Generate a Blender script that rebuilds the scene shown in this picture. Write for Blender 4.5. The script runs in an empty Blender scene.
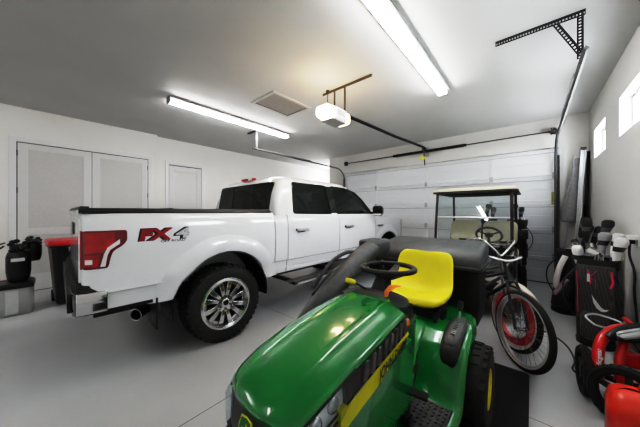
TUBE = 16.0; SKY = 16.0; EXPO = 1.985; GAMMA = 1.0
CURVE = ((.05, .019), (.2, .14), (.5, .48), (1.0, .78), (2.0, .93), (4, 1))
import bpy, bmesh, math, random
from mathutils import Vector, Matrix, Euler
random.seed(7)
PI = math.pi
R = math.radians
scn = bpy.context.scene
COL = scn.collection

# ---------------------------------------------------------------- materials
MATS = {}
def mat(name, color, rough=0.5, metal=0.0, coat=0.0, noise=0.06, nscale=12.0, bump=0.0, bscale=80.0,
        spec=0.5, emit=None, estr=0.0, trans=0.0):
    if name in MATS: return MATS[name]
    m = bpy.data.materials.new(name); m.use_nodes = True
    nt = m.node_tree; b = nt.nodes['Principled BSDF']
    b.inputs['Roughness'].default_value = rough
    b.inputs['Metallic'].default_value = metal
    b.inputs['Coat Weight'].default_value = coat
    b.inputs['Coat Roughness'].default_value = 0.05
    b.inputs['Specular IOR Level'].default_value = spec
    if trans: b.inputs['Transmission Weight'].default_value = trans
    tc = nt.nodes.new('ShaderNodeTexCoord')
    no = nt.nodes.new('ShaderNodeTexNoise'); no.inputs['Scale'].default_value = nscale
    no.inputs['Detail'].default_value = 3
    nt.links.new(tc.outputs['Object'], no.inputs['Vector'])
    rp = nt.nodes.new('ShaderNodeValToRGB')
    c = Vector(color[:3])
    rp.color_ramp.elements[0].position = 0.3; rp.color_ramp.elements[1].position = 0.7
    rp.color_ramp.elements[0].color = (*(c * (1 - noise)), 1)
    rp.color_ramp.elements[1].color = (*[min(1, v * (1 + noise)) for v in c], 1)
    nt.links.new(no.outputs['Fac'], rp.inputs['Fac'])
    nt.links.new(rp.outputs['Color'], b.inputs['Base Color'])
    if emit:
        b.inputs['Emission Color'].default_value = (*emit, 1)
        b.inputs['Emission Strength'].default_value = estr
    if bump:
        n2 = nt.nodes.new('ShaderNodeTexNoise'); n2.inputs['Scale'].default_value = bscale
        nt.links.new(tc.outputs['Object'], n2.inputs['Vector'])
        bp = nt.nodes.new('ShaderNodeBump'); bp.inputs['Strength'].default_value = bump
        bp.inputs['Distance'].default_value = 0.005
        nt.links.new(n2.outputs['Fac'], bp.inputs['Height'])
        nt.links.new(bp.outputs['Normal'], b.inputs['Normal'])
    MATS[name] = m
    return m

def glass_mat(name, tint, ior=1.5, rough=0.0):
    if name in MATS: return MATS[name]
    m = bpy.data.materials.new(name); m.use_nodes = True
    nt = m.node_tree; nt.nodes.clear()
    out = nt.nodes.new('ShaderNodeOutputMaterial')
    tr = nt.nodes.new('ShaderNodeBsdfTransparent')
    tc = nt.nodes.new('ShaderNodeTexCoord'); no = nt.nodes.new('ShaderNodeTexNoise')
    no.inputs['Scale'].default_value = 2
    nt.links.new(tc.outputs['Object'], no.inputs['Vector'])
    rp = nt.nodes.new('ShaderNodeValToRGB')
    rp.color_ramp.elements[0].color = (*[v * .94 for v in tint], 1)
    rp.color_ramp.elements[1].color = (*tint, 1)
    nt.links.new(no.outputs['Fac'], rp.inputs['Fac'])
    nt.links.new(rp.outputs['Color'], tr.inputs['Color'])
    gl = nt.nodes.new('ShaderNodeBsdfGlossy'); gl.inputs['Roughness'].default_value = rough
    fr = nt.nodes.new('ShaderNodeFresnel'); ge = nt.nodes.new('ShaderNodeNewGeometry'); mr = nt.nodes.new('ShaderNodeMapRange')
    mr.inputs['To Min'].default_value = ior; mr.inputs['To Max'].default_value = 1 / ior
    nt.links.new(ge.outputs['Backfacing'], mr.inputs['Value']); nt.links.new(mr.outputs['Result'], fr.inputs['IOR'])
    mx = nt.nodes.new('ShaderNodeMixShader')
    nt.links.new(fr.outputs['Fac'], mx.inputs['Fac'])
    nt.links.new(tr.outputs[0], mx.inputs[1]); nt.links.new(gl.outputs[0], mx.inputs[2])
    nt.links.new(mx.outputs[0], out.inputs['Surface'])
    MATS[name] = m
    return m

# ---------------------------------------------------------------- objects
def obj(name, bm, m, parent=None, smooth=None, bevel=0, bseg=2, subd=0, loc=None, rot=None, recalc=True):
    if recalc: bmesh.ops.recalc_face_normals(bm, faces=bm.faces[:])
    me = bpy.data.meshes.new(name); bm.to_mesh(me); bm.free()
    me.materials.append(m)
    if smooth is not None:
        me.polygons.foreach_set('use_smooth', [True] * len(me.polygons))
        if smooth < 180: me.set_sharp_from_angle(angle=R(smooth))
    o = bpy.data.objects.new(name, me); COL.objects.link(o)
    if parent: o.parent = parent
    if loc is not None: o.location = loc
    if rot is not None: o.rotation_euler = rot
    if bevel:
        md = o.modifiers.new('bevel', 'BEVEL'); md.width = bevel; md.segments = bseg
        md.limit_method = 'ANGLE'; md.angle_limit = R(35)
        me.polygons.foreach_set('use_smooth', [True] * len(me.polygons))
        me.set_sharp_from_angle(angle=R(40))
    if subd:
        md = o.modifiers.new('subd', 'SUBSURF'); md.levels = subd; md.render_levels = subd
        me.polygons.foreach_set('use_smooth', [True] * len(me.polygons))
    return o
def tag(o, label=None, cat=None, group=None, kind=None):
    if label: o['label'] = label
    if cat: o['category'] = cat
    if group: o['group'] = group
    if kind: o['kind'] = kind
    return o
def thing(name, label, cat, loc=(0, 0, 0), rz=0, group=None, rot=None):
    o = bpy.data.objects.new(name, None); COL.objects.link(o); o.empty_display_size = .1
    o.location = loc; o.rotation_euler = rot if rot else (0, 0, rz)
    return tag(o, label, cat, group)
def part_empty(name, parent, loc=(0, 0, 0), rot=(0, 0, 0)):
    o = bpy.data.objects.new(name, None); COL.objects.link(o); o.empty_display_size = .05
    o.parent = parent; o.location = loc; o.rotation_euler = rot
    return o
def copy_tree(o, parent=None):
    c = o.copy(); COL.objects.link(c)
    if parent: c.parent = parent
    for ch in list(o.children): copy_tree(ch, c)
    return c
def struct(name, bm, m, **k):
    o = obj(name, bm, m, **k); o['kind'] = 'structure'; return o

# ---------------------------------------------------------------- bmesh shapes
def B(): return bmesh.new()
def box(bm, x0, x1, y0, y1, z0, z1, M=None):
    vs = [bm.verts.new((x, y, z)) for z in (z0, z1) for y in (y0, y1) for x in (x0, x1)]
    for f in ((0, 2, 3, 1), (4, 5, 7, 6), (0, 1, 5, 4), (2, 6, 7, 3), (0, 4, 6, 2), (1, 3, 7, 5)):
        bm.faces.new([vs[i] for i in f])
    if M is not None: bmesh.ops.transform(bm, matrix=M, verts=vs)
    return vs
def cbox(bm, c, s, rot=(0, 0, 0)):
    M = Matrix.Translation(c) @ Euler(rot).to_matrix().to_4x4()
    return box(bm, -s[0] / 2, s[0] / 2, -s[1] / 2, s[1] / 2, -s[2] / 2, s[2] / 2, M)
def loft(bm, rings, closed=True, caps=True, loop=False):
    vr = [[bm.verts.new(p) for p in r] for r in rings]
    n = len(vr[0])
    pairs = list(zip(vr[:-1], vr[1:]))
    if loop: pairs.append((vr[-1], vr[0]))
    for a, b in pairs:
        for i in range(n if closed else n - 1):
            j = (i + 1) % n
            bm.faces.new((a[i], a[j], b[j], b[i]))
    if caps and closed and not loop:
        bm.faces.new(vr[0][::-1]); bm.faces.new(vr[-1])
    return [v for r in vr for v in r]
def frame_at(d):
    d = d.normalized()
    u = Vector((0, 0, 1)) if abs(d.z) < .9 else Vector((0, 1, 0))
    a = d.cross(u).normalized(); b = a.cross(d).normalized()
    return a, b
def tube(bm, pts, r, segs=10, caps=True, loop=False, flat=1.0):
    pts = [Vector(p) for p in pts]; n = len(pts); rings = []
    rr = r if isinstance(r, (list, tuple)) else [r] * n
    a = None
    for i, p in enumerate(pts):
        if loop: d = (pts[(i + 1) % n] - p).normalized() + (p - pts[i - 1]).normalized()
        elif i == 0: d = pts[1] - p
        elif i == n - 1: d = p - pts[i - 1]
        else: d = (pts[i + 1] - p).normalized() + (p - pts[i - 1]).normalized()
        d = d.normalized()
        if a is None: a, b = frame_at(d)
        else:
            a = (a - d * a.dot(d))
            a = a.normalized() if a.length > 1e-5 else frame_at(d)[0]
            b = a.cross(d).normalized()
        rings.append([p + (a * math.cos(t) + b * math.sin(t) * flat) * rr[i] for t in [2 * PI * k / segs for k in range(segs)]])
    return loft(bm, rings, True, caps, loop)
def smooth_path(pts, n=6):
    pts = [Vector(p) for p in pts]; out = []
    for i in range(len(pts) - 1):
        p0 = pts[max(i - 1, 0)]; p1 = pts[i]; p2 = pts[i + 1]; p3 = pts[min(i + 2, len(pts) - 1)]
        for k in range(n):
            t = k / n
            out.append(.5 * ((2 * p1) + (p2 - p0) * t + (2 * p0 - 5 * p1 + 4 * p2 - p3) * t * t + (3 * p1 - p0 - 3 * p2 + p3) * t ** 3))
    out.append(pts[-1]); return out
def lathe(bm, prof, c=(0, 0, 0), axis='z', segs=32, closed=False):
    """prof: (radius, height). closed: profile is a loop"""
    c = Vector(c); rings = []
    for r, h in prof:
        ring = []
        for k in range(segs):
            t = 2 * PI * k / segs; a, b = r * math.cos(t), r * math.sin(t)
            v = (a, b, h) if axis == 'z' else ((h, a, b) if axis == 'x' else (b, h, a))
            ring.append(c + Vector(v))
        rings.append(ring)
    return loft(bm, rings, True, not closed, closed)
def cyl(bm, p0, p1, r, segs=16): return tube(bm, [p0, p1], r, segs)
def prism(bm, poly, axis, a, b):
    """poly 2D; axis x: (y,z), y: (x,z), z: (x,y)"""
    def P(p, h): return (h, p[0], p[1]) if axis == 'x' else ((p[0], h, p[1]) if axis == 'y' else (p[0], p[1], h))
    return loft(bm, [[P(p, a) for p in poly], [P(p, b) for p in poly]])
def ellipsoid(bm, c, s, seg=16, rings=10, rot=(0, 0, 0)):
    M = Matrix.Translation(c) @ Euler(rot).to_matrix().to_4x4() @ Matrix.Diagonal((*s, 1))
    return bmesh.ops.create_uvsphere(bm, u_segments=seg, v_segments=rings, radius=1, matrix=M)['verts']
def torus(bm, c, R0, r, axis='z', seg=40, s2=10, rot=None, arc=(0, 2 * PI)):
    full = abs(arc[1] - arc[0] - 2 * PI) < 1e-4
    n = seg; pts = []
    for k in range(n if full else n + 1):
        t = arc[0] + (arc[1] - arc[0]) * k / n
        a, b = R0 * math.cos(t), R0 * math.sin(t)
        pts.append(Vector((a, b, 0) if axis == 'z' else ((0, a, b) if axis == 'x' else (a, 0, b))))
    if rot: pts = [rot @ p for p in pts]
    pts = [p + Vector(c) for p in pts]
    return tube(bm, pts, r, s2, caps=not full, loop=full)
def rrect(x0, x1, y0, y1, r, n=4):
    out = []
    for cx, cy, a0 in ((x1 - r, y1 - r, 0), (x0 + r, y1 - r, 90), (x0 + r, y0 + r, 180), (x1 - r, y0 + r, 270)):
        for k in range(n + 1):
            t = R(a0 + 90 * k / n); out.append((cx + r * math.cos(t), cy + r * math.sin(t)))
    return out
def boolean(o, cut_bm, op='DIFFERENCE'):
    bmesh.ops.recalc_face_normals(cut_bm, faces=cut_bm.faces[:])
    me = bpy.data.meshes.new('cut'); cut_bm.to_mesh(me); cut_bm.free()
    c = bpy.data.objects.new('cut', me); COL.objects.link(c)
    c.matrix_world = Matrix.Identity(4)
    par = o.parent; o.parent = None
    md = o.modifiers.new('b', 'BOOLEAN'); md.object = c; md.operation = op; md.solver = 'EXACT'
    bpy.context.view_layer.update()
    dg = bpy.context.evaluated_depsgraph_get()
    nm = bpy.data.meshes.new_from_object(o.evaluated_get(dg))
    o.modifiers.clear(); old = o.data; o.data = nm; bpy.data.meshes.remove(old)
    bpy.data.objects.remove(c); bpy.data.meshes.remove(me)
    o.parent = par
def resmooth(o, ang=40):
    me = o.data
    me.polygons.foreach_set('use_smooth', [True] * len(me.polygons)); me.set_sharp_from_angle(angle=R(ang))
def text(name, s, size, m, parent, origin, right, up, bold=0.0, depth=.0008, shear=0.0, width=None, group=None):
    cu = bpy.data.curves.new('t', 'FONT'); cu.body = s; cu.size = size; cu.extrude = depth; cu.offset = bold; cu.shear = shear
    t = bpy.data.objects.new('t', cu); COL.objects.link(t)
    bpy.context.view_layer.update()
    dg = bpy.context.evaluated_depsgraph_get()
    me = bpy.data.meshes.new_from_object(t.evaluated_get(dg))
    bpy.data.objects.remove(t); bpy.data.curves.remove(cu)
    if width:
        w = max(v.co.x for v in me.vertices) - min(v.co.x for v in me.vertices)
        for v in me.vertices: v.co.x *= width / w
    r = Vector(right).normalized(); u = Vector(up).normalized(); n = r.cross(u)
    M = Matrix(((r.x, u.x, n.x, origin[0]), (r.y, u.y, n.y, origin[1]), (r.z, u.z, n.z, origin[2]), (0, 0, 0, 1)))
    me.transform(M); me.materials.clear(); me.materials.append(m)
    o = bpy.data.objects.new(name, me); COL.objects.link(o)
    if parent: o.parent = parent
    return o
def interp(tab, x):
    if x <= tab[0][0]: return tab[0][1]
    for (a, va), (b, vb) in zip(tab[:-1], tab[1:]):
        if x <= b:
            t = (x - a) / (b - a)
            return va + (vb - va) * t
    return tab[-1][1]

# shared materials
white_paint = mat('white_car_paint', (.74, .75, .77), .18, 0, .8, .01)
black_plastic = mat('black_plastic', (.012, .012, .013), .42, 0, 0, .2)
black_gloss = mat('black_gloss', (.01, .01, .011), .12, 0, .3, .1)
dark_grey = mat('dark_grey_plastic', (.035, .035, .038), .5, 0, 0, .15)
rubber = mat('rubber', (.014, .014, .014), .72, 0, 0, .25, 40, .25, 60)
chrome = mat('chrome', (.72, .72, .74), .1, 1, 0, .03)
steel = mat('galvanised_steel', (.46, .47, .48), .35, 1, 0, .12, 30)
dsteel = mat('dark_steel', (.10, .10, .105), .4, 1, 0, .2, 30)
alu = mat('brushed_aluminium', (.55, .56, .58), .3, 1, 0, .1, 40)
iron = mat('dull_iron', (.06, .058, .055), .6, .5, 0, .3, 40)
white_trim = mat('white_trim', (.61, .61, .615), .4, 0, 0, .015)
# ================================================================ ROOM
XL, XL2, XR, YG, YB, ZC = -6.58, -6.70, .775, 6.42, -4.8, 3.17
YEND = 9.0
def wall_mat(name, c, sc=.03):
    return mat(name, c, .75, 0, 0, sc, 1.3, .12, 130, spec=.25)
wm = wall_mat('painted_wall', (.66, .65, .63))
wmr = wall_mat('painted_wall_right', (.66, .66, .655))
cm = wall_mat('painted_ceiling', (.54, .54, .535))

def floor_material():
    m = bpy.data.materials.new('epoxy_floor'); m.use_nodes = True
    nt = m.node_tree; b = nt.nodes['Principled BSDF']; N = nt.nodes.new; L = nt.links.new
    tc = N('ShaderNodeTexCoord')
    n1 = N('ShaderNodeTexNoise'); n1.inputs['Scale'].default_value = .9; n1.inputs['Detail'].default_value = 4
    n2 = N('ShaderNodeTexVoronoi'); n2.inputs['Scale'].default_value = 22
    n3 = N('ShaderNodeTexNoise'); n3.inputs['Scale'].default_value = 60
    for n in (n1, n2, n3): L(tc.outputs['Object'], n.inputs['Vector'])
    r1 = N('ShaderNodeValToRGB'); r1.color_ramp.elements[0].position = .3; r1.color_ramp.elements[1].position = .72
    r1.color_ramp.elements[0].color = (.47, .48, .495, 1); r1.color_ramp.elements[1].color = (.545, .555, .57, 1)
    L(n1.outputs['Fac'], r1.inputs['Fac'])
    r2 = N('ShaderNodeValToRGB'); r2.color_ramp.elements[0].position = .035; r2.color_ramp.elements[1].position = .09
    r2.color_ramp.elements[0].color = (.45, .45, .46, 1); r2.color_ramp.elements[1].color = (1, 1, 1, 1)
    L(n2.outputs['Distance'], r2.inputs['Fac'])
    mx = N('ShaderNodeMix'); mx.data_type = 'RGBA'; mx.blend_type = 'MULTIPLY'; mx.inputs['Factor'].default_value = .5
    L(r1.outputs['Color'], mx.inputs['A']); L(r2.outputs['Color'], mx.inputs['B'])
    # saw-cut control joints at X=-1.71 and Y=2.16 (and a grid 3.05 m on)
    sep = N('ShaderNodeSeparateXYZ'); L(tc.outputs['Object'], sep.inputs[0])
    masks = []
    for ax, off, per in (('X', -1.71, 4.2), ('Y', 2.16, 4.2)):
        a = N('ShaderNodeMath'); a.operation = 'SUBTRACT'; a.inputs[1].default_value = off - per * 10 - per / 2
        L(sep.outputs[ax], a.inputs[0])
        mo = N('ShaderNodeMath'); mo.operation = 'MODULO'; mo.inputs[1].default_value = per; L(a.outputs[0], mo.inputs[0])
        s = N('ShaderNodeMath'); s.operation = 'SUBTRACT'; s.inputs[1].default_value = per / 2; L(mo.outputs[0], s.inputs[0])
        ab = N('ShaderNodeMath'); ab.operation = 'ABSOLUTE'; L(s.outputs[0], ab.inputs[0])
        lt = N('ShaderNodeMath'); lt.operation = 'LESS_THAN'; lt.inputs[1].default_value = .0028; L(ab.outputs[0], lt.inputs[0])
        masks.append(lt)
    mm = N('ShaderNodeMath'); mm.operation = 'MAXIMUM'; L(masks[0].outputs[0], mm.inputs[0]); L(masks[1].outputs[0], mm.inputs[1])
    m2 = N('ShaderNodeMix'); m2.data_type = 'RGBA'; L(mm.outputs[0], m2.inputs['Factor'])
    L(mx.outputs['Result'], m2.inputs['A']); m2.inputs['B'].default_value = (.08, .08, .08, 1)
    L(m2.outputs['Result'], b.inputs['Base Color'])
    rr = N('ShaderNodeMapRange'); rr.inputs['To Min'].default_value = .27; rr.inputs['To Max'].default_value = .36
    L(n1.outputs['Fac'], rr.inputs['Value']); L(rr.outputs['Result'], b.inputs['Roughness'])
    bp = N('ShaderNodeBump'); bp.inputs['Strength'].default_value = .02; bp.inputs['Distance'].default_value = .002
    L(n3.outputs['Fac'], bp.inputs['Height']); L(bp.outputs['Normal'], b.inputs['Normal'])
    b.inputs['Specular IOR Level'].default_value = .5
    return m
bm = B(); box(bm, XL2 - .3, XR + .3, YB - .2, YEND + .2, -.12, 0); struct('floor', bm, floor_material())
bm = B(); box(bm, XL2 - .3, XR + .3, YB - .2, YEND + .2, ZC, ZC + .12); struct('ceiling', bm, cm)
bm = B()
box(bm, XL - .3, XL, YB, 1.79, 0, ZC); box(bm, XL - .3, XL2, 1.79, YEND, 0, ZC)
struct('wall_left', bm, wm)
bm = B(); box(bm, XL - .3, XR + .3, YB - .2, YB, 0, ZC); struct('wall_front', bm, wm)
bm = B(); box(bm, XL - .3, -5.15, YEND, YEND + .2, 0, ZC); struct('wall_alcove', bm, wm)
# garage door wall with opening X -4.49..0.385, Z 0..2.62
GX0, GX1, GZ = -4.49, .385, 2.61
bm = B()
box(bm, -5.16, GX0, YG, YG + .22, 0, ZC); box(bm, GX1, XR + .3, YG, YG + .22, 0, ZC); box(bm, GX0, GX1, YG, YG + .22, GZ, ZC)
box(bm, -5.16, -5.0, YG + .22, YEND, 0, ZC)
struct('wall_back', bm, wm)
# right wall with window openings
wins = [(5.19, 5.97, 2.26, 2.71), (3.62, 4.46, 2.26, 2.71), (2.0, 2.84, 2.26, 2.71)]
bm = B()
ys = [YB] + [v for w in sorted(wins) for v in w[:2]] + [YG + .2]
for i in range(0, len(ys), 2): box(bm, XR, XR + .22, ys[i], ys[i + 1], 0, ZC)
for w in wins:
    box(bm, XR, XR + .22, w[0], w[1], 0, w[2]); box(bm, XR, XR + .22, w[0], w[1], w[3], ZC)
struct('wall_right', bm, wmr)
pane = glass_mat('window_glass', (.96, .98, 1))
vinyl = mat('white_vinyl', (.8, .8, .8), .35)
for i, w in enumerate(wins):
    bm = B(); y0, y1, z0, z1 = w; a = XR + .10; b_ = XR + .16; f = .035
    box(bm, a, b_, y0, y1, z0, z0 + f); box(bm, a, b_, y0, y1, z1 - f, z1)
    box(bm, a, b_, y0, y0 + f, z0 + f, z1 - f); box(bm, a, b_, y1 - f, y1, z0 + f, z1 - f)
    box(bm, a, b_, (y0 + y1) / 2 - .015, (y0 + y1) / 2 + .015, z0 + f, z1 - f)
    o = struct('window_%d' % (i + 1), bm, vinyl)
    bm = B(); box(bm, a + .025, a + .031, y0 + f, y1 - f, z0 + f, z1 - f); obj('pane', bm, pane, o)
# baseboards
bm = B(); box(bm, XL, XL + .016, YB, -.40, 0, .14); box(bm, XL, XL + .016, 1.735, 1.79, 0, .14)
box(bm, XL2, XL2 + .016, 1.79, 1.98, 0, .14); box(bm, XL2, XL2 + .016, 2.93, YEND, 0, .14)
struct('baseboard_left', bm, white_trim, bevel=.004)
bm = B(); box(bm, XR - .014, XR, YB, YG, 0, .12); struct('baseboard_right', bm, white_trim, bevel=.004)

# ---- double louvred closet doors on the left wall
door_w = mat('door_white', (.54, .535, .535), .45, 0, 0, .012)
louv = mat('door_panel_grey', (.46, .455, .45), .6, 0, 0, .03, 30)
def casing(name, X, y0, y1, z1, w):
    bm = B(); d = .022
    box(bm, X, X + d, y0 - w, y0, 0, z1 + w); box(bm, X, X + d, y1, y1 + w, 0, z1 + w); box(bm, X, X + d, y0, y1, z1, z1 + w)
    o = struct(name, bm, white_trim, bevel=.004); return o
def leaf(name, X, y0, y1, z1, panels, hinge_side, st=.115):
    bm = B(); d = .014; z0 = .012
    zs = [z0] + [v for p in panels for v in p] + [z1]
    box(bm, X, X + d, y0, y0 + st, z0, z1); box(bm, X, X + d, y1 - st, y1, z0, z1)
    for i in range(0, len(zs), 2): box(bm, X, X + d, y0 + st, y1 - st, zs[i], zs[i + 1])
    o = struct(name, bm, door_w, bevel=.003)
    return o
dy0, dy1, dz = -.26, 1.615, 2.575
casing('trim_1', XL, dy0, dy1, dz, .085)
mid = (dy0 + dy1) / 2
bm = B(); box(bm, XL, XL + .004, dy0, dy1, 0, dz); struct('trim_2', bm, mat('door_shadow_gap', (.06, .06, .06), .8))  # dark sheet paints the shade in the gaps around the closet leaves
for i, (a, b_) in enumerate(((dy0 + .012, mid - .004), (mid + .004, dy1 - .012))):
    o = leaf('door_%d' % (i + 1), XL + .004, a, b_, dz - .014, ((.30, .98), (1.10, 2.45)), i)
    for z0, z1 in ((.30, .98), (1.10, 2.45)):
        bm = B(); n = int((z1 - z0) / .024)
        box(bm, XL + .003, XL + .006, a + .115, b_ - .115, z0, z1)
        for k in range(n):
            zc = z0 + (k + .5) * (z1 - z0) / n
            cbox(bm, (XL + .010, (a + b_) / 2, zc), (.006, b_ - a - .23, (z1 - z0) / n + .004), (0, R(-6), 0))
        obj('louvre_panel', bm, louv, o)
    hy = a - .004 if i == 0 else b_ + .004
    for z in (.35, 1.75, 2.38):
        bm = B(); cyl(bm, (XL + .022, hy, z - .05), (XL + .022, hy, z + .05), .009, 8); obj('hinge', bm, dsteel, o)
    hy = b_ - .05 if i == 0 else a + .05
    bm = B(); lathe(bm, [(.012, 0), (.012, .02), (.028, .03), (.03, .045), (.02, .055)], (XL + .018, hy, 1.0), 'x', 16); obj('handle', bm, alu, o, smooth=40)
# ---- single door
casing('trim_3', XL2, 2.065, 2.845, 2.545, .075)
bm = B(); box(bm, XL2, XL2 + .004, 2.065, 2.845, 0, 2.545); struct('trim_4', bm, MATS['door_shadow_gap'])  # dark sheet standing in for the shade around the single door
o = leaf('door_3', XL2 + .004, 2.07, 2.84, 2.52, ((.25, .95), (1.08, 2.38)), 0)
for z0, z1 in ((.25, .95), (1.08, 2.38)):
    bm = B(); box(bm, XL2 + .004, XL2 + .009, 2.185, 2.725, z0, z1); obj('inset_panel', bm, door_w, o)
bm = B(); lathe(bm, [(.025, 0), (.025, .01), (.01, .015), (.01, .04), (.028, .05), (.026, .07)], (XL2 + .018, 2.78, 1.0), 'x', 16); obj('handle', bm, alu, o, smooth=40)

# ---- sectional garage door
gdm = mat('garage_door_steel', (.72, .73, .755), .5, 0, .1, .015, 4)
gd = part_empty('door_4', None); gd.location = (0, YG + .02, 0); gd['kind'] = 'structure'
NS = 5; sh = 2.6 / NS
bm = B(); box(bm, GX0 - .02, GX1 + .02, .058, .075, 0, 2.62); obj('door_skin', bm, gdm, gd)  # added backing sheet, blocks sky light leaking between the sections
for k in range(NS):
    z0 = k * sh + .004; z1 = (k + 1) * sh - .004
    bm = B(); box(bm, GX0 - .02, GX1 + .02, .02, .06, z0, z1)
    # raised end stiles, middle stiles and rails (inside face of a steel pan door)
    for x in (GX0 + .06, GX0 + 1.05, -2.03, GX1 - 1.05, GX1 - .06):
        w = .045 if x in (GX0 + .06, GX1 - .06) else .03
        box(bm, x - w, x + w, .004, .022, z0 + .01, z1 - .01)
    box(bm, GX0, GX1, .004, .024, z0, z0 + .05); box(bm, GX0, GX1, .004, .024, z1 - .05, z1)
    box(bm, GX0, GX1, .012, .024, (z0 + z1) / 2 - .006, (z0 + z1) / 2 + .006)
    obj('door_section', bm, gdm, gd, bevel=.004)
    # strut
    if k < NS:
        bm = B(); zc = z1 - .075
        box(bm, GX0 + .03, GX1 - .03, -.012, .006, zc - .002, zc + .002); box(bm, GX0 + .03, GX1 - .03, -.013, -.010, zc - .009, zc + .002)
        obj('strut', bm, mat('strut_grey', (.40, .41, .43), .6, 0), gd)
    if k:
        for x in (GX0 + .06, GX0 + 1.05, -2.03, GX1 - 1.05, GX1 - .06):
            bm = B(); box(bm, x - .03, x + .03, -.004, .006, k * sh - .06, k * sh + .06); cyl(bm, (x - .03, -.01, k * sh), (x + .03, -.01, k * sh), .012, 8)
            obj('hinge', bm, steel, gd)
bm = B(); box(bm, GX0, GX1, .0, .05, -.0, .014); obj('bottom_seal', bm, rubber, gd)
bm = B(); box(bm, GX1 - .10, GX1 - .045, -.012, -.002, 1.43, 1.52); box(bm, GX1 - .10, GX1 - .045, -.012, -.002, 1.76, 1.80)
obj('warning_label', bm, mat('label_white', (.8, .8, .78), .5), gd)
bm = B(); box(bm, GX1 - .10, GX1 - .045, -.012, -.002, 1.52, 1.76); obj('warning_label', bm, mat('label_olive', (.42, .42, .06), .5), gd)
# jamb returns
bm = B()
box(bm, GX0 - .09, GX0 - .02, YG - .02, YG, 0, GZ + .02); box(bm, GX1 + .055, GX1 + .12, YG - .02, YG, 0, GZ + .02)
struct('trim_5', bm, white_trim, bevel=.004)

# ---- tracks
def track(X, s, label):
    t = thing('garage_door_track', label, 'track', (X, YG, 0), 0, None)
    def rail(pts, name):
        bm = B()
        # C-channel as a tube of square section with lip
        P = [Vector(p) for p in pts]
        tube(bm, P, .021, 4, True); obj(name, bm, mat('track_grey', (.10, .102, .105), .55, .1, 0, .15, 20), t, smooth=30)
    pts = [(0, -.05, .0), (0, -.05, 2.30)]
    rail(pts, 'vertical_rail')
    arc = [(0, -.05 - .42 * (1 - math.cos(a)), 2.30 + .42 * math.sin(a)) for a in [R(k * 9) for k in range(11)]]
    rail(arc, 'curved_rail')
    rail([(0, -.47, 2.72), (0, -3.45, 2.74)], 'horizontal_rail')
    bm = B(); box(bm, -.022, -.018, -2.9, -1.6, 2.72, 2.775); obj('stiffener', bm, mat('stiffener_grey', (.22, .225, .23), .5, .2), t)
    bm = B(); box(bm, s * .02, s * .055, -.02, -.012, .02, 2.45)
    box(bm, s * .05, s * .055, -.06, -.012, .02, 2.45)
    obj('wall_flange', bm, MATS['track_grey'], t)
    return t
tr = track(GX1 - .045, 1, 'galvanised garage door track beside the right wall and its high windows')
tl = track(GX0 + .0, -1, 'galvanised garage door track above the white pickup truck')
perf = mat('perforated_angle', (.045, .045, .045), .5, .7, 0, .2, 30)
def perf_bar(bm, p0, p1, n, w=.036):
    p0 = Vector(p0); p1 = Vector(p1); d = (p1 - p0); L = d.length; d.normalize()
    up = Vector((0, 0, 1)) if abs(d.z) < .8 else Vector((1, 0, 0))
    if abs(d.z) < .8 and abs(d.z) > .2: up = Vector((0, 0, 1))
    s = (up - d * up.dot(d)).normalized(); q = d.cross(s)
    # ladder-like bar: two edge strips with cross webs leaving the punched slots open
    M = Matrix(((d.x, s.x, q.x, p0.x), (d.y, s.y, q.y, p0.y), (d.z, s.z, q.z, p0.z), (0, 0, 0, 1)))
    box(bm, 0, L, -w / 2, -w / 2 + w * .27, -.002, .002, M); box(bm, 0, L, w / 2 - w * .27, w / 2, -.002, .002, M)
    for k in range(n + 1):
        x = L * k / n; box(bm, max(0, x - L / n * .22), min(L, x + L / n * .22), -w / 2, w / 2, -.002, .002, M)
    box(bm, 0, L, w / 2 - .002, w / 2 + .002, -.002, w * .6, M)
t = thing('track_hanger', 'black perforated angle bracket bolted to the ceiling holding the right track', 'bracket', (0, 0, 0))
bm = B(); perf_bar(bm, (-.29, 3.17, ZC - .02), (.36, 3.17, ZC - .02), 30, .04); obj('ceiling_bar', bm, perf, t)
bm = B(); perf_bar(bm, (.325, 3.165, ZC - .03), (.325, 3.165, 2.75), 14, .038); obj('drop_bar', bm, perf, t)
bm = B(); perf_bar(bm, (.165, 3.16, ZC - .04), (.325, 3.16, 2.79), 12, .034); obj('brace', bm, perf, t)
t = thing('track_hanger', 'pale steel angle bracket on the ceiling holding the track over the truck', 'bracket', (0, 0, 0))
bm = B(); box(bm, -4.85, -4.42, 3.08, 3.12, ZC - .03, ZC - .002); obj('ceiling_bar', bm, dsteel, t)
bm = B(); box(bm, GX0 - .02, GX0 + .02, 3.085, 3.09, 2.74, ZC - .02); box(bm, GX0 - .02, GX0 - .015, 3.07, 3.11, 2.74, ZC - .02); obj('drop_bar', bm, steel, t)

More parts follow.
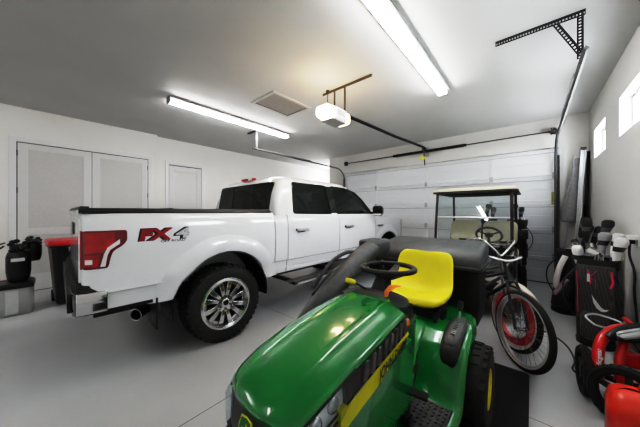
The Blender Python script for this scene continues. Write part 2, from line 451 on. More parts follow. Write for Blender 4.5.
# ---- torsion spring assembly
t = thing('torsion_spring_shaft', 'torsion shaft with two black coil springs above the garage door', 'garage door spring', (0, YG - .13, 2.89))
bm = B(); cyl(bm, (-4.42, 0, 0), (.34, 0, 0), .0135, 12); obj('shaft', bm, dsteel, t, smooth=40)
coil = mat('oiled_spring', (.012, .012, .012), .4, .6, 0, .2)
for a, b_ in ((-2.80, -2.05), (-1.95, -1.15)):
    bm = B(); n = 46; prof = []
    for k in range(n * 4 + 1): prof.append((.032 + .005 * math.sin(k / 4 * 2 * PI), a + (b_ - a) * k / (n * 4)))
    lathe(bm, prof, (0, 0, 0), 'x', 16); obj('coil_spring', bm, coil, t, smooth=60)
    bm = B(); cyl(bm, (a - .04, 0, 0), (a, 0, 0), .03, 12); cyl(bm, (b_, 0, 0), (b_ + .04, 0, 0), .03, 12); obj('winding_cone', bm, coil, t)
for x in (-4.38, .30):
    bm = B(); lathe(bm, [(.02, -.03), (.065, -.03), (.065, -.02), (.05, -.018), (.05, .018), (.065, .02), (.065, .03), (.02, .03)], (x, 0, 0), 'x', 20); obj('cable_drum', bm, black_plastic, t, smooth=30)
    bm = B(); box(bm, x - .06 if x < 0 else x + .05, x - .05 if x < 0 else x + .06, -.03, .128, -.06, .05); obj('end_bracket', bm, steel, t)
bm = B(); box(bm, -2.05, -1.95, .10, .128, -.12, .12); box(bm, -2.003, -1.997, -.03, .128, -.035, .035); obj('centre_bracket', bm, steel, t)

# ---- opener
t = thing('garage_door_opener', 'white ceiling garage door opener with glowing light lenses', 'garage door opener', (-2.06, 2.66, 2.70))
ow = mat('opener_white', (.78, .77, .74), .4)
lens = mat('opener_lens', (.9, .85, .75), .4, emit=(1, .74, .42), estr=9)
bm = B(); prism(bm, rrect(-.125, .125, -.085, .085, .035), 'y', -.12, .14); obj('housing', bm, ow, t, bevel=.008)
bm = B(); prism(bm, rrect(-.118, .118, -.078, .078, .04), 'y', -.26, -.12)
for v in bm.verts:
    if v.co.y < -.2: v.co.x *= .86; v.co.z = v.co.z * .82 + .005
obj('light_lens', bm, lens, t, bevel=.02, bseg=3)
bm = B(); prism(bm, rrect(-.118, .118, -.078, .078, .04), 'y', .14, .25)
for v in bm.verts:
    if v.co.y > .2: v.co.x *= .86; v.co.z *= .84
obj('light_lens', bm, lens, t, bevel=.02, bseg=3)
bm = B(); box(bm, -.1, .1, -.16, .16, -.094, -.083); obj('underside_panel', bm, mat('opener_grey', (.25, .25, .25), .5), t)
bm = B()
for k in range(6): box(bm, .122, .127, -.07 + k * .026, -.058 + k * .026, -.03, .05)
obj('vent', bm, dark_grey, t)
bm = B(); box(bm, -.05, .05, -.02, .16, .083, .10); obj('top_bracket', bm, black_plastic, t)
rs = mat('rail_black', (.012, .012, .012), .4, .5)
bm = B(); tube(bm, [(.04, .16, .07), (.04, 1.9, .16), (.04, YG - 2.66 - .14, .285)], .03, 4); obj('rail', bm, rs, t)
bm = B(); box(bm, .0, .08, 3.58, 3.66, .19, .27); tube(bm, [(.04, 3.55, .24), (.05, 3.60, .0), (.04, 3.66, -.15)], .012, 6); obj('door_arm', bm, rs, t)
bm = B(); tube(bm, smooth_path([(.05, 3.5, .22), (.07, 3.48, .1), (.06, 3.48, .02)]), .005, 6); obj('release_cord', bm, mat('cord_yellow', (.5, .45, .05), .6), t)
bm = B(); box(bm, -.02, .10, 3.47, 3.49, -.035, .03); obj('release_handle', bm, mat('tag_yellow', (.65, .6, .08), .6), t)
an = mat('angle_brown', (.16, .13, .10), .5, .6)
bm = B(); box(bm, -.33, .50, .15, .154, ZC - 2.70 - .04, ZC - 2.70 - .002); box(bm, -.33, .50, .15, .18, ZC - 2.70 - .005, ZC - 2.70 - .002); obj('ceiling_angle', bm, an, t)
for x in (-.10, .08):
    bm = B(); box(bm, x - .016, x + .016, .146, .150, .09, ZC - 2.72); obj('hanging_strap', bm, an, t)
bm = B(); tube(bm, smooth_path([(-.2, .12, ZC - 2.705), (-.19, .1, .3), (-.14, .06, .22), (-.18, .05, .16), (-.1, .02, .1)]), .006, 6); box(bm, -.225, -.185, .10, .14, ZC - 2.75, ZC - 2.702); obj('power_cord', bm, black_plastic, t)

# ---- attic hatch
t = thing('attic_hatch', 'square attic access hatch with pale trim in the ceiling', 'hatch', (-3.155, 2.65, ZC))
bm = B(); w, l = .30, .40
box(bm, -w, w, -l, -l + .05, -.02, 0); box(bm, -w, w, l - .05, l, -.02, 0); box(bm, -w, -w + .05, -l + .05, l - .05, -.02, 0); box(bm, w - .05, w, -l + .05, l - .05, -.02, 0)
obj('frame', bm, mat('hatch_trim', (.44, .43, .41), .5), t, bevel=.003)
bm = B(); box(bm, -w + .05, w - .05, -l + .05, l - .05, -.008, 0); obj('panel', bm, mat('hatch_panel', (.30, .28, .26), .6), t)
bm = B(); box(bm, -w + .05, w - .05, l - .062, l - .05, -.014, -.006); box(bm, -w+.05, -w + .06, -l + .05, l - .05, -.014, -.006); obj('seal', bm, dark_grey, t)

# ---- fluorescent fixtures
tubem = mat('fluorescent_tube', (.9, .9, .9), .4, emit=(1, .99, .97), estr=TUBE)
def fixture(x, y0, y1, label):
    t = thing('fluorescent_light', label, 'ceiling light', (x, y0, ZC))
    L = y1 - y0; wf = mat('fixture_white', (.33, .33, .33), .5)
    bm = B(); prism(bm, [(-.072, 0), (-.068, -.03), (-.022, -.055), (.022, -.055), (.068, -.03), (.072, 0)], 'y', 0, L); obj('housing', bm, wf, t)
    for s in (-1, 1):
        bm = B(); prism(bm, [(s * .070, 0), (s * .074, 0), (s * .086, -.044), (s * .082, -.044)], 'y', 0, L); obj('reflector_skirt', bm, wf, t)  # added skirts that keep the tube glow off the nearby ceiling
    for a, b_ in ((.03, L / 2 - .02), (L / 2 + .02, L - .03)):
        for s in (-1, 1):
            bm = B(); cyl(bm, (s * .040, a, -.080), (s * .040, b_, -.080), .0145, 12); obj('tube', bm, tubem, t, smooth=40)
    for y in (.012, L / 2, L - .012):
        bm = B(); box(bm, -.062, .062, y - .014, y + .014, -.10, -.03); obj('tube_holder', bm, wf, t, bevel=.004)
    return t
fixture(-4.24, 1.30, 3.74, 'white twin tube fluorescent strip on the ceiling above the truck')
fixture(-.975, 1.41, 3.85, 'bright twin tube fluorescent strip on the ceiling above the mower')
fixture(-4.24, -3.97, -1.53, 'fluorescent strip on the ceiling far behind the truck tail')
fixture(-1.49, -3.97, -1.53, 'fluorescent strip on the ceiling behind the mower, mirrored in the windshield')
# ================================================================ PICKUP TRUCK  (local: x right side, y forward, z up)
truck = thing('pickup_truck', 'white four-door pickup truck with black bed cover parked by the closet doors', 'truck', (-3.49, .235, 0), R(-1.8))
PROF = [(.56, .945), (.60, .950), (.733, .970), (.752, .996), (.90, 1.004), (1.08, 1.006), (1.22, .998), (1.30, .984), (1.345, .968), (1.37, .948)]
def xp(z): return interp(PROF, z)
def section(z0, z1, zs_extra=(), sx=1.0, dx=0.0):
    zs = sorted({z0, z1} | {z for z, _ in PROF if z0 < z < z1})
    return [(sx * xp(z) + dx, z) for z in zs]
NZ = 14
def ring(y, z0, z1, sx=1.0, dx=0.0, crown=0.0):
    zl = [z0, .66, .728, .735, .752, .80, .88, .96, 1.04, min(1.10, z1 - .03)]
    zl += [zl[-1] + (z1 - zl[-1]) * f for f in (.25, .5, .75, .9, 1)]
    r = [(sx * xp(z) + dx, y, z) for z in zl]; l = [(-a, b, c) for a, b, c in r[::-1]]
    mid = [(sx * xp(z1) * f, y, z1 + crown * (1 - f * f)) for f in (.6, .2, -.2, -.6)] if crown else []
    return r + mid + l
wheel_y = (1.11, 4.73)
def arch_cut(bm, y, r=.52, z=.45):
    cyl(bm, (-1.3, y, z), (-.60, y, z), r, 48); cyl(bm, (.60, y, z), (1.3, y, z), r, 48)
# --- bed
bm = B()
ys = [(0, .935), (.015, .960), (.05, .982), (.11, .994), (.22, 1.0), (.6, 1.0), (1.0, 1.0), (1.4, 1.0), (1.735, .998)]
loft(bm, [ring(y, .605, 1.37, s) for y, s in ys])
bed = obj('cargo_bed', bm, white_paint, truck)
c = B(); arch_cut(c, wheel_y[0]); boolean(bed, c)
resmooth(bed, 35)
# --- cab lower body
bm = B(); loft(bm, [ring(y, .58, 1.335, 1.0, -.014) for y in (1.755, 2.2, 2.8, 3.4, 4.0, 4.2)])
cab = obj('cab_body', bm, white_paint, truck)
resmooth(cab, 35)
# --- front clip (fenders + hood)
bm = B()
st = [(4.2, .575, 1.305, 1.0, .035), (4.45, .575, 1.285, 1.0, .045), (4.9, .575, 1.265, 1.0, .05), (5.3, .56, 1.235, .985, .05), (5.52, .55, 1.20, .95, .045), (5.66, .55, 1.15, .88, .03), (5.70, .56, 1.10, .85, .02)]
loft(bm, [ring(y, z0, z1, s, 0, cr) for y, z0, z1, s, cr in st])
fc = obj('front_fender_and_hood', bm, white_paint, truck)
c = B(); arch_cut(c, wheel_y[1]); boolean(fc, c); resmooth(fc, 35)
# wheel-well liners
for y in wheel_y:
    for s in (-1, 1):
        bm = B(); rr = []
        for k in range(25):
            a = R(-8 + 196 * k / 24)
            rr.append([(s * .985, y + .522 * math.cos(a), .45 + .522 * math.sin(a)), (s * .62, y + .522 * math.cos(a), .45 + .522 * math.sin(a)), (s * .60, y + .50 * math.cos(a), .45 + .50 * math.sin(a)), (s * .975, y + .508 * math.cos(a), .45 + .508 * math.sin(a))])
        loft(bm, rr); obj('wheel_well_liner', bm, black_plastic, truck, smooth=50)
        # painted fender lip, bulging
        bm = B(); rr = []
        for k in range(33):
            a = R(-14 + 206 * k / 32); ca, sa = math.cos(a), math.sin(a)
            pr = []
            for rad, off in ((.516, -.03), (.517, .030), (.535, .036), (.60, .030), (.645, .016), (.70, -.004), (.70, -.03)):
                z = .45 + rad * sa; z = max(z, .575)
                pr.append((s * (xp(min(z, 1.3)) * (1 if y < 3 else .992) + off), y + rad * ca, z))
            rr.append(pr)
        loft(bm, rr); obj('fender_flare', bm, white_paint, truck, smooth=60)
# --- greenhouse
GR = [(1.325, .955, 1.80, 4.34, .05), (1.36, .945, 1.805, 4.29, .06), (1.48, .91, 1.825, 4.11, .08), (1.62, .872, 1.85, 3.93, .10), (1.76, .828, 1.89, 3.72, .12),
      (1.82, .805, 1.915, 3.60, .14), (1.865, .765, 1.95, 3.46, .16), (1.895, .70, 2.02, 3.32, .18), (1.918, .56, 2.16, 3.1, .2), (1.928, .34, 2.4, 2.9, .2)]
def gring(z, w, y0, y1, r, s=0.0, zz=None): return [(x, y, z if zz is None else zz) for x, y in rrect(-w + s, w - s, y0 + s, y1 - s, max(r - s, .03), 5)]
bm = B(); loft(bm, [gring(*g) for g in GR])
gh = obj('cab_roof_and_pillars', bm, white_paint, truck)
t = .055
c = B(); loft(c, [gring(1.30, .955 - .0, 1.80, 4.34, .05, t)] + [gring(*g, t) for g in GR[1:6]] + [gring(1.835, .765, 1.97, 3.46, .14, t), gring(1.862, .70, 2.04, 3.30, .16, t)])
boolean(gh, c)
def rpoly(pts, r=.03, n=4):
    """round the corners of a polygon"""
    out = []; m = len(pts)
    for i, p in enumerate(pts):
        p = Vector(p); a = (Vector(pts[i - 1]) - p); b = (Vector(pts[(i + 1) % m]) - p)
        d = min(r, a.length * .4, b.length * .4); A = p + a.normalized() * d; C_ = p + b.normalized() * d
        for k in range(n + 1):
            t_ = k / n; out.append(tuple((1 - t_) ** 2 * A + 2 * t_ * (1 - t_) * p + t_ * t_ * C_))
    return out
RW = rpoly([(2.10, 1.372), (2.90, 1.358), (2.885, 1.805), (2.17, 1.80)], .045)
FW = rpoly([(3.05, 1.356), (4.16, 1.352), (4.10, 1.43), (3.90, 1.605), (3.70, 1.735), (3.45, 1.798), (3.03, 1.806)], .04)
c = B(); prism(c, RW, 'x', -1.2, 1.2); prism(c, FW, 'x', -1.2, 1.2)
boolean(gh, c)
BW = rrect(-.765, .765, 1.385, 1.80, .05)
c = B(); prism(c, BW, 'y', 1.6, 2.3)
boolean(gh, c)
c = B(); prism(c, [(-.80, 1.40), (.80, 1.40), (.68, 1.81), (-.68, 1.81)], 'y', 3.35, 4.6)
boolean(gh, c)
resmooth(gh, 35)
# black surround + glass: panes sit on the tumblehome plane x(z)
XT = [(1.325, .955), (1.36, .945), (1.48, .91), (1.62, .872), (1.76, .828), (1.82, .805)]
tint = glass_mat('tinted_glass', (.40, .46, .46)); tintd = glass_mat('dark_tinted_glass', (.30, .32, .32))
def pane_side(name, poly, s, m, off, thick):
    bm = B()
    a = [(s * (interp(XT, z) + off), y, z) for y, z in poly]; b = [(s * (interp(XT, z) + off - thick), y, z) for y, z in poly]
    loft(bm, [a, b]); return obj(name, bm, m, truck)
def grow(poly, d):
    cx = sum(p[0] for p in poly) / len(poly); cy = sum(p[1] for p in poly) / len(poly)
    return [(p[0] + d * (1 if p[0] > cx else -1) * min(1, abs(p[0] - cx) * 6), p[1] + d * (1 if p[1] > cy else -1) * min(1, abs(p[1] - cy) * 12)) for p in poly]
for s in (1, -1):
    for poly, m, nm in ((RW, tintd, 'rear_door_window'), (FW, tint, 'front_door_window')):
        pane_side(nm, poly, s, m, -.006, .005)
        g = grow(poly, .016)
        bm = B()
        rr = [[(s * (interp(XT, z) - .012), y, z) for y, z in poly], [(s * (interp(XT, z) + .005), y, z) for y, z in poly], [(s * (interp(XT, z) + .005), y, z) for y, z in g], [(s * (interp(XT, z) - .012), y, z) for y, z in g]]
        loft(bm, rr, True, False, True); obj('window_seal', bm, black_gloss, truck)
    # black B pillar cover and mirror sail
    bp_ = [(2.89, 1.362), (3.055, 1.362), (3.035, 1.802), (2.875, 1.802)]
    bm = B(); rr = []
    for k in range(13):
        f = k / 12; z = 1.362 + .444 * f; x = interp(XT, z); ya = 2.89 - .015 * f; yb = 3.055 - .02 * f
        rr.append([(s * (x + .004), ya, z), (s * (x + .004), yb, z), (s * (x - .006), yb, z), (s * (x - .006), ya, z)])
    loft(bm, rr); obj('pillar_cover', bm, black_gloss, truck)
bm = B(); prism(bm, BW, 'y', 0, .005)
for v in bm.verts: v.co.y += 1.812 + (v.co.z - 1.36) * .17
rw = obj('rear_window', bm, tintd, truck)
bm = B()
for x in (-.30, .30): box(bm, x - .014, x + .014, -.004, .010, 1.385, 1.80)
for v in bm.verts: v.co.y += 1.812 + (v.co.z - 1.36) * .17
obj('slider_frame', bm, black_plastic, rw)
bm = B(); prism(bm, [(-.80, 1.40), (.80, 1.40), (.68, 1.81), (-.68, 1.81)], 'y', 0, .005)
for v in bm.verts: v.co.y += 4.235 - (v.co.z - 1.40) * 1.45
obj('windshield', bm, tint, truck)
# interior
ing = mat('truck_interior_grey', (.08, .08, .085), .7); bm = B()
box(bm, -.89, .89, 1.9, 4.2, 1.326, 1.340); obj('cabin_floor', bm, ing, truck)
for x in (-.42, .42):
    for y in (2.35, 3.15):
        bm = B(); prism(bm, rrect(x - .25, x + .25, 1.34, 1.60, .08), 'y', y, y + .13); bmesh.ops.rotate(bm, cent=(x, y, 1.34), matrix=Matrix.Rotation(R(14), 3, 'X'), verts=bm.verts)
        sb = obj('cabin_seat', bm, mat('seat_light_grey', (.42, .42, .43), .6), truck, bevel=.02)
        bm = B(); prism(bm, rrect(x - .13, x + .13, 1.59, 1.74, .05), 'y', y - .06, y + .04); obj('headrest', bm, MATS['seat_light_grey'], sb, bevel=.02)
bm = B(); box(bm, -.85, .85, 3.75, 4.1, 1.34, 1.42); obj('dashboard', bm, black_plastic, truck, bevel=.03)
# --- doors (visible shells with seams)
def door(name, y0, y1, s):
    bm = B(); zs = [.665, .70, .735, .752, .80, .90, 1.0, 1.08, 1.15, 1.22, 1.27, 1.30, 1.328, 1.345]
    rr = []
    for z in zs:
        x = xp(z) + .0; xi = x - .022
        rr.append([(s * x, y0 + .006, z), (s * x, (y0 + y1) / 2, z), (s * x, y1 - .006, z), (s * (x - .006), y1, z), (s * xi, y1, z), (s * xi, y0, z), (s * (x - .006), y0, z)])
    loft(bm, rr); d = obj(name, bm, white_paint, truck, smooth=28)
    yh = y0 + .24
    bm = B(); prism(bm, rrect(yh - .115, yh + .115, 1.118, 1.158, .018), 'x', s * (xp(1.14) + .022), s * (xp(1.14) + .045)); obj('door_handle', bm, mat('handle_chrome', (.70, .70, .72), .28, .8), d, bevel=.006)
    bm = B(); prism(bm, rrect(yh - .09, yh + .06, 1.098, 1.15, .025), 'x', s * (xp(1.12) - .001), s * (xp(1.12) + .006)); cbox(bm, (s * (xp(1.14) + .016), yh - .1, 1.138), (.03, .022, .03)); cbox(bm, (s * (xp(1.14) + .016), yh + .1, 1.138), (.03, .022, .03)); obj('handle_recess', bm, dark_grey, d)
    return d
for s in (1, -1):
    door('rear_door', 1.955, 3.045, s); door('front_door', 3.057, 4.19, s)
    bm = B(); box(bm, s * .968, s * .992, 1.93, 4.2, .605, .655); obj('rocker_panel', bm, white_paint, truck, bevel=.006)
    # seam up the C pillar
# seams: dark gap strips behind the door edges and between bed and cab
bm = B(); box(bm, -.93, .93, 1.736, 1.754, .62, 1.36); obj('bed_gap', bm, black_plastic, truck)
# --- bed cover
bm = B(); prism(bm, rrect(-.925, .925, 1.368, 1.412, .02), 'y', -.015, 1.72); cbox(bm, (0, .02, 1.418), (1.8, .05, .012)); cbox(bm, (0, .62, 1.414), (1.78, .02, .008)); cbox(bm, (0, 1.17, 1.414), (1.78, .02, .008))
obj('bed_cover', bm, mat('vinyl_cover', (.018, .018, .019), .55, bump=.2), truck, bevel=.008)
for s in (1, -1):
    bm = B(); box(bm, s * .90, s * .952, -.005, 1.725, 1.366, 1.390); obj('bed_rail_cap', bm, black_plastic, truck, bevel=.008)
# --- tailgate
bm = B(); loft(bm, [[(x, y, z) for x, z in rrect(-.83, .83, .80, 1.36, .03)] for y in (-.012, .004)]); tg = obj('tailgate', bm, white_paint, truck, bevel=.006)
bm = B(); prism(bm, [(-.01, 1.40), (-.03, 1.388), (-.025, 1.36), (.0, 1.32), (.02, 1.372)], 'x', -.90, .90); obj('spoiler', bm, white_paint, tg, bevel=.006)
bm = B(); prism(bm, rrect(-.14, .14, 1.16, 1.28, .03), 'y', -.02, -.01); obj('tailgate_handle', bm, black_plastic, tg, bevel=.006)
# --- taillights wrapping the corner
redl = mat('taillight_red', (.27, .003, .006), .12, 0, 1, .25, 14, emit=(.5, .005, .005), estr=.03)
redd = mat('taillight_dark_red', (.13, .003, .006), .15, 0, 1, .2, 25)
clearl = mat('lens_clear', (.75, .72, .72), .12, 0, 1, .05)
def bed_x(y): return interp([(a, xp(1.1) * b) for a, b in ys], y)
def tl_x(y, z):
    f = interp(ys, y); return xp(z) * f
def side_patch(bm, poly, s, off, fn=tl_x, sub=.03):
    """flat polygon (y,z) pressed on the body side"""
    t_ = bmesh.new(); f = t_.faces.new([t_.verts.new((0, y, z)) for y, z in poly])
    bmesh.ops.triangulate(t_, faces=[f]); 
    for _ in range(4):
        e = [e for e in t_.edges if e.calc_length() > sub]
        if not e: break
        bmesh.ops.subdivide_edges(t_, edges=e, cuts=1); bmesh.ops.triangulate(t_, faces=t_.faces[:])
    bmesh.ops.recalc_face_normals(t_, faces=t_.faces[:])
    r = bmesh.ops.extrude_face_region(t_, geom=t_.faces[:])
    nv = {e for e in r['geom'] if isinstance(e, bmesh.types.BMVert)}
    for v in t_.verts: v.co.x = s * (fn(v.co.y, v.co.z) + (off if v in nv else -.02))
    me = bpy.data.meshes.new('p'); t_.to_mesh(me); t_.free(); bm.from_mesh(me); bpy.data.meshes.remove(me)
for s in (1, -1):
    tlp = part_empty('taillight', truck)
    out = rpoly([(.0, .945), (.145, .947), (.160, 1.03), (.175, 1.075), (.235, 1.115), (.262, 1.15), (.262, 1.236), (.0, 1.236)], .02, 3)
    bm = B(); side_patch(bm, out, s, .010); obj('lens_housing', bm, redd, tlp, smooth=50)
    inn = [(.012, 1.065), (.118, 1.07), (.150, 1.115), (.185, 1.14), (.185, 1.222), (.012, 1.222)]
    bm = B(); side_patch(bm, inn, s, .015); obj('brake_lens', bm, redl, tlp, smooth=50)
    inn2 = [(.012, .962), (.085, .962), (.098, 1.03), (.095, 1.055), (.012, 1.05)]
    bm = B(); side_patch(bm, inn2, s, .015); obj('lower_lens', bm, redl, tlp, smooth=50)
    ch = [(.098, .962), (.128, .962), (.140, 1.045), (.155, 1.085), (.215, 1.13), (.215, 1.165), (.190, 1.145), (.140, 1.105), (.120, 1.06)]
    bm = B(); side_patch(bm, ch, s, .017, sub=.02); obj('reflector_strip', bm, clearl, tlp, smooth=50)
    bm = B(); side_patch(bm, [(.015, .985), (.055, .985), (.055, 1.02), (.015, 1.02)], s, .019); obj('reverse_lamp', bm, clearl, tlp, smooth=50)
    bm = B(); box(bm, s * .84, s * .945, -.008, .006, .945, 1.236); obj('rear_lens', bm, redl, tlp, bevel=.004)
# --- rear bumper
bm = B()
path = [(.985, .14), (.99, .02), (.97, -.03), (.91, -.05), (.6, -.06), (0, -.065)]
path = path + [(-x, y) for x, y in path[-2::-1]]
def brow(z, grow_, bot): return [(x * (1 + grow_ * .01), y - grow_ * .004, z) for x, y in path]
rr = []
for x, y in path:
    d = Vector((x, y - .1, 0)).normalized() * .02
    rr.append([(x * .93, y + .12 if abs(x) < .95 else y, .60), (x, y, .605), (x * 1.008, y - .006, .66), (x * 1.008, y - .006, .755), (x, y, .775), (x * .93, y + .12 if abs(x) < .95 else y, .775)])
loft(bm, rr); bmp = obj('rear_bumper', bm, black_gloss, truck, bevel=.006)  # black body stands in for dark reflections in a chrome bumper
for s in (1, -1):
    bm = B(); loft(bm, [[(s * (x + .006), y, .612), (s * (x + .013), y, .66), (s * (x + .013), y, .752), (s * (x + .006), y, .772), (s * (x - .02), y, .772), (s * (x - .02), y, .612)] for x, y in ((.978, -.032), (.985, .0), (.989, .06), (.987, .145))]); obj('chrome_corner', bm, chrome, bmp, bevel=.005)
rr = []
bm = B()
for x, y in path:
    yy = y + .16 if abs(x) < .95 else y
    rr.append([(x * .92, yy, .772), (x * 1.0, y, .772), (x * .985, y + .02, .825), (x * .92, yy, .835)])
loft(bm, rr); obj('bumper_step_pad', bm, mat('pad_black', (.007, .007, .007), .8), bmp, bevel=.006)
bm = B(); box(bm, -.90, .90, -.075, -.05, .625, .765); obj('bumper_centre_pad', bm, black_plastic, bmp, bevel=.004)  # black plate paints the dark reflection on the chrome rear face
bm = B(); box(bm, -.955, .955, .12, .55, .585, .612); obj('sill_trim', bm, black_plastic, truck)
bm = B(); box(bm, -.5, .5, .1, 5.4, .42, .56); box(bm, -.75, .75, .3, 1.6, .58, .62); obj('frame_rails', bm, black_plastic, truck)
bm = B(); cyl(bm, (-.72, 1.11, .405), (.72, 1.11, .405), .05, 12); ellipsoid(bm, (0, 1.11, .405), (.16, .16, .17)); obj('rear_axle', bm, black_plastic, truck, smooth=50)
bm = B(); cyl(bm, (-.72, 4.73, .405), (.72, 4.73, .405), .04, 12); obj('front_axle', bm, black_plastic, truck, smooth=50)
# exhaust
bm = B(); d = Vector((.62, -.70, -.06)).normalized(); p = Vector((.80, .36, .46))
a, b_ = frame_at(d)
def er(r_, h): return [p + d * h + (a * math.cos(t_) + b_ * math.sin(t_)) * r_ for t_ in [2 * PI * k / 20 for k in range(20)]]
loft(bm, [er(.046, -.22), er(.050, 0), er(.054, .01), (er(.047, .008)), er(.044, -.04), er(.042, -.15)], True, False); obj('exhaust_tip', bm, chrome, truck, smooth=40)
bm = B(); cyl(bm, p - d * .14, p - d * .13, .043, 16); tube(bm, smooth_path([p - d * .2, p - d * .35, (.5, 1.0, .55)], 4), .035, 10); obj('exhaust_pipe', bm, black_plastic, truck)
# mud flap
bm = B(); box(bm, .70, .97, .47, .485, .34, .62); obj('mud_flap', bm, black_plastic, truck)
# --- running boards
for s in (1, -1):
    bm = B(); prism(bm, [(s * .93, .405), (s * 1.05, .405), (s * 1.07, .42), (s * 1.07, .445), (s * 1.05, .462), (s * .93, .462)], 'y', 2.02, 4.12)
    rb = obj('running_board', bm, black_plastic, truck, bevel=.008)
    bm = B(); box(bm, s * 1.067, s * 1.077, 2.06, 4.08, .412, .436); obj('edge_strip', bm, mat('strip_grey', (.45, .45, .46), .4), rb)
    for k in range(20):
        pass
    bm = B()
    for k in range(24): box(bm, s * .965, s * 1.055, 2.06 + k * .084, 1.945 + k * .084, .460, .468)
    obj('step_tread', bm, mat('tread_grey', (.16, .16, .16), .5, 0), rb)
    for y in (2.08, 2.95, 4.05):
        bm = B(); box(bm, s * .5, s * .95, y - .03, y + .03, .41, .45); obj('board_bracket', bm, black_plastic, rb)
# --- mirrors
for s in (1, -1):
    bm = B(); prism(bm, rrect(s * 1.14 - .11, s * 1.14 + .11, 1.30, 1.50, .05), 'y', 4.02, 4.13)
    for v in bm.verts:
        if v.co.y > 4.1: v.co.x = s * 1.14 + (v.co.x - s * 1.14) * .75; v.co.z = 1.40 + (v.co.z - 1.40) * .8
    mr = obj('side_mirror', bm, black_gloss, truck, bevel=.02)
    bm = B(); prism(bm, rrect(s * 1.14 - .095, s * 1.14 + .095, 1.315, 1.485, .045), 'y', 4.014, 4.02); obj('mirror_glass', bm, mat('mirror', (.8, .8, .8), .03, 1), mr)
    bm = B(); prism(bm, [(s * .93, 4.05), (s * .95, 4.15), (s * 1.08, 4.11), (s * 1.08, 4.05)], 'z', 1.34, 1.385); obj('mirror_arm', bm, black_plastic, mr, bevel=.01)
    bm = B(); box(bm, s * 1.0, s * 1.016, 4.27, 4.50, 1.085, 1.13); obj('fender_badge', bm, chrome, truck, bevel=.006)
# --- third brake light + antenna fin
bm = B(); prism(bm, rrect(-.17, .17, 1.872, 1.912, .012), 'y', 1.93, 2.0); cb = obj('cab_brake_light', bm, redl, truck, bevel=.004)
bm = B(); prism(bm, rrect(.05, .16, 1.876, 1.908, .01), 'y', 1.926, 1.932); obj('cargo_lamp', bm, clearl, cb)
# --- FX4 decal
decr = mat('decal_red', (.30, .012, .018), .35, noise=.25, nscale=60); decg = mat('decal_grey', (.10, .10, .105), .35, noise=.3, nscale=60); decb = mat('decal_black', (.01, .01, .01), .4)
for s in (1, -1):
    X = s * (xp(1.18) + .003); ry = (0, s, 0); o0 = .34 if s > 0 else .735
    def fx(nm, st_, y, w, m, bold, dx):
        return text(nm, st_, .128, m, truck, (X + s * dx, o0 + s * y, 1.143), ry, (0, 0, 1), bold, .0006, .12, w)
    fx('decal_outline', 'FX', -.006, .262, decb, .0115, 0); fx('decal_letters', 'FX', 0, .248, decr, .006, .0012)
    fx('decal_outline', '4', .268, .135, decb, .0115, 0); fx('decal_numeral', '4', .276, .12, mat('decal_silver', (.50, .50, .51), .4, .2, noise=.2), .004, .0012)
    text('decal_small_letters', 'OFF ROAD', .027, decb, truck, (s * (xp(1.12) + .003), o0 + s * .155, 1.112), ry, (0, 0, 1), .0005, .0005, 0, .20)
# --- front: grille, lamps, bumper
bm = B(); prism(bm, rrect(-.60, .60, .78, 1.12, .06), 'y', 5.68, 5.73); gr = obj('grille', bm, chrome, truck, bevel=.01)
bm = B()
for z in (.83, .91, .99, 1.07): box(bm, -.54, .54, 5.72, 5.745, z - .02, z + .02)
obj('grille_bar', bm, black_plastic, gr)
for s in (1, -1):
    bm = B(); prism(bm, rrect(s * .74 - .12, s * .74 + .12, .84, 1.11, .04), 'y', 5.60, 5.70); obj('headlight', bm, clearl, truck, bevel=.02)
bm = B(); loft(bm, [[(x, y, z) for y, z in ((5.55, .52), (5.80 - .1 * (x / .98) ** 4, .54), (5.82 - .1 * (x / .98) ** 4, .70), (5.60, .76))] for x in (-.98, -.8, -.4, 0, .4, .8, .98)]); obj('front_bumper', bm, chrome, truck, bevel=.02)
# --- wheels
tire_m = mat('truck_tire', (.016, .016, .016), .7, noise=.3, nscale=40, bump=.3, bscale=50)
gun = mat('rim_gunmetal', (.10, .10, .10), .22, 1, .4, .15)
rimc = mat('rim_bright', (.58, .58, .59), .2, .95, .4, .06)
def tire_bm(r, w, rim, lugs, seg=56, depth=.011):
    bm = B(); h = w / 2
    prof = [(rim, -h * .78), (rim + .012, -h * .92), (rim + (r - rim) * .35, -h), (rim + (r - rim) * .7, -h * .98), (r - .022, -h * .90), (r - depth, -h * .74), (r - depth, h * .74), (r - .022, h * .90), (rim + (r - rim) * .7, h * .98), (rim + (r - rim) * .35, h), (rim + .012, h * .92), (rim, h * .78)]
    lathe(bm, prof, (0, 0, 0), 'x', seg, True)
    for k in range(lugs):
        for j, (x0, x1, ph) in enumerate(((-h * .84, -h * .42, 0), (-h * .36, -h * .03, .5), (h * .03, h * .36, 0), (h * .42, h * .84, .5))):
            a = 2 * PI * (k + ph) / lugs; la = 2 * PI / lugs * r * .66
            M = Matrix.Rotation(a, 4, 'X')
            box(bm, x0, x1, -la / 2, la / 2, r - depth - .01, r - (.004 if j in (0, 3) else 0), M)
        for s in (-1, 1):   # shoulder blocks on the sidewall
            a = 2 * PI * (k + (.5 if s > 0 else 0)) / lugs; M = Matrix.Rotation(a, 4, 'X')
            la = 2 * PI / lugs * r * .55
            box(bm, s * h * .80, s * h * .965, -la / 2, la / 2, r - .055, r - .016, M)
    return bm
WR, WW, RR = .405, .285, .256
tire_d = tire_bm(WR, WW, RR, 40)
def wheel(y, s):
    w = part_empty('wheel', truck, (s * .865, y, WR), (0, 0, 0 if s > 0 else PI))
    return w
w0 = wheel(wheel_y[0], 1)
obj('tire', tire_d, tire_m, w0, smooth=35)
bm = B(); h = WW / 2
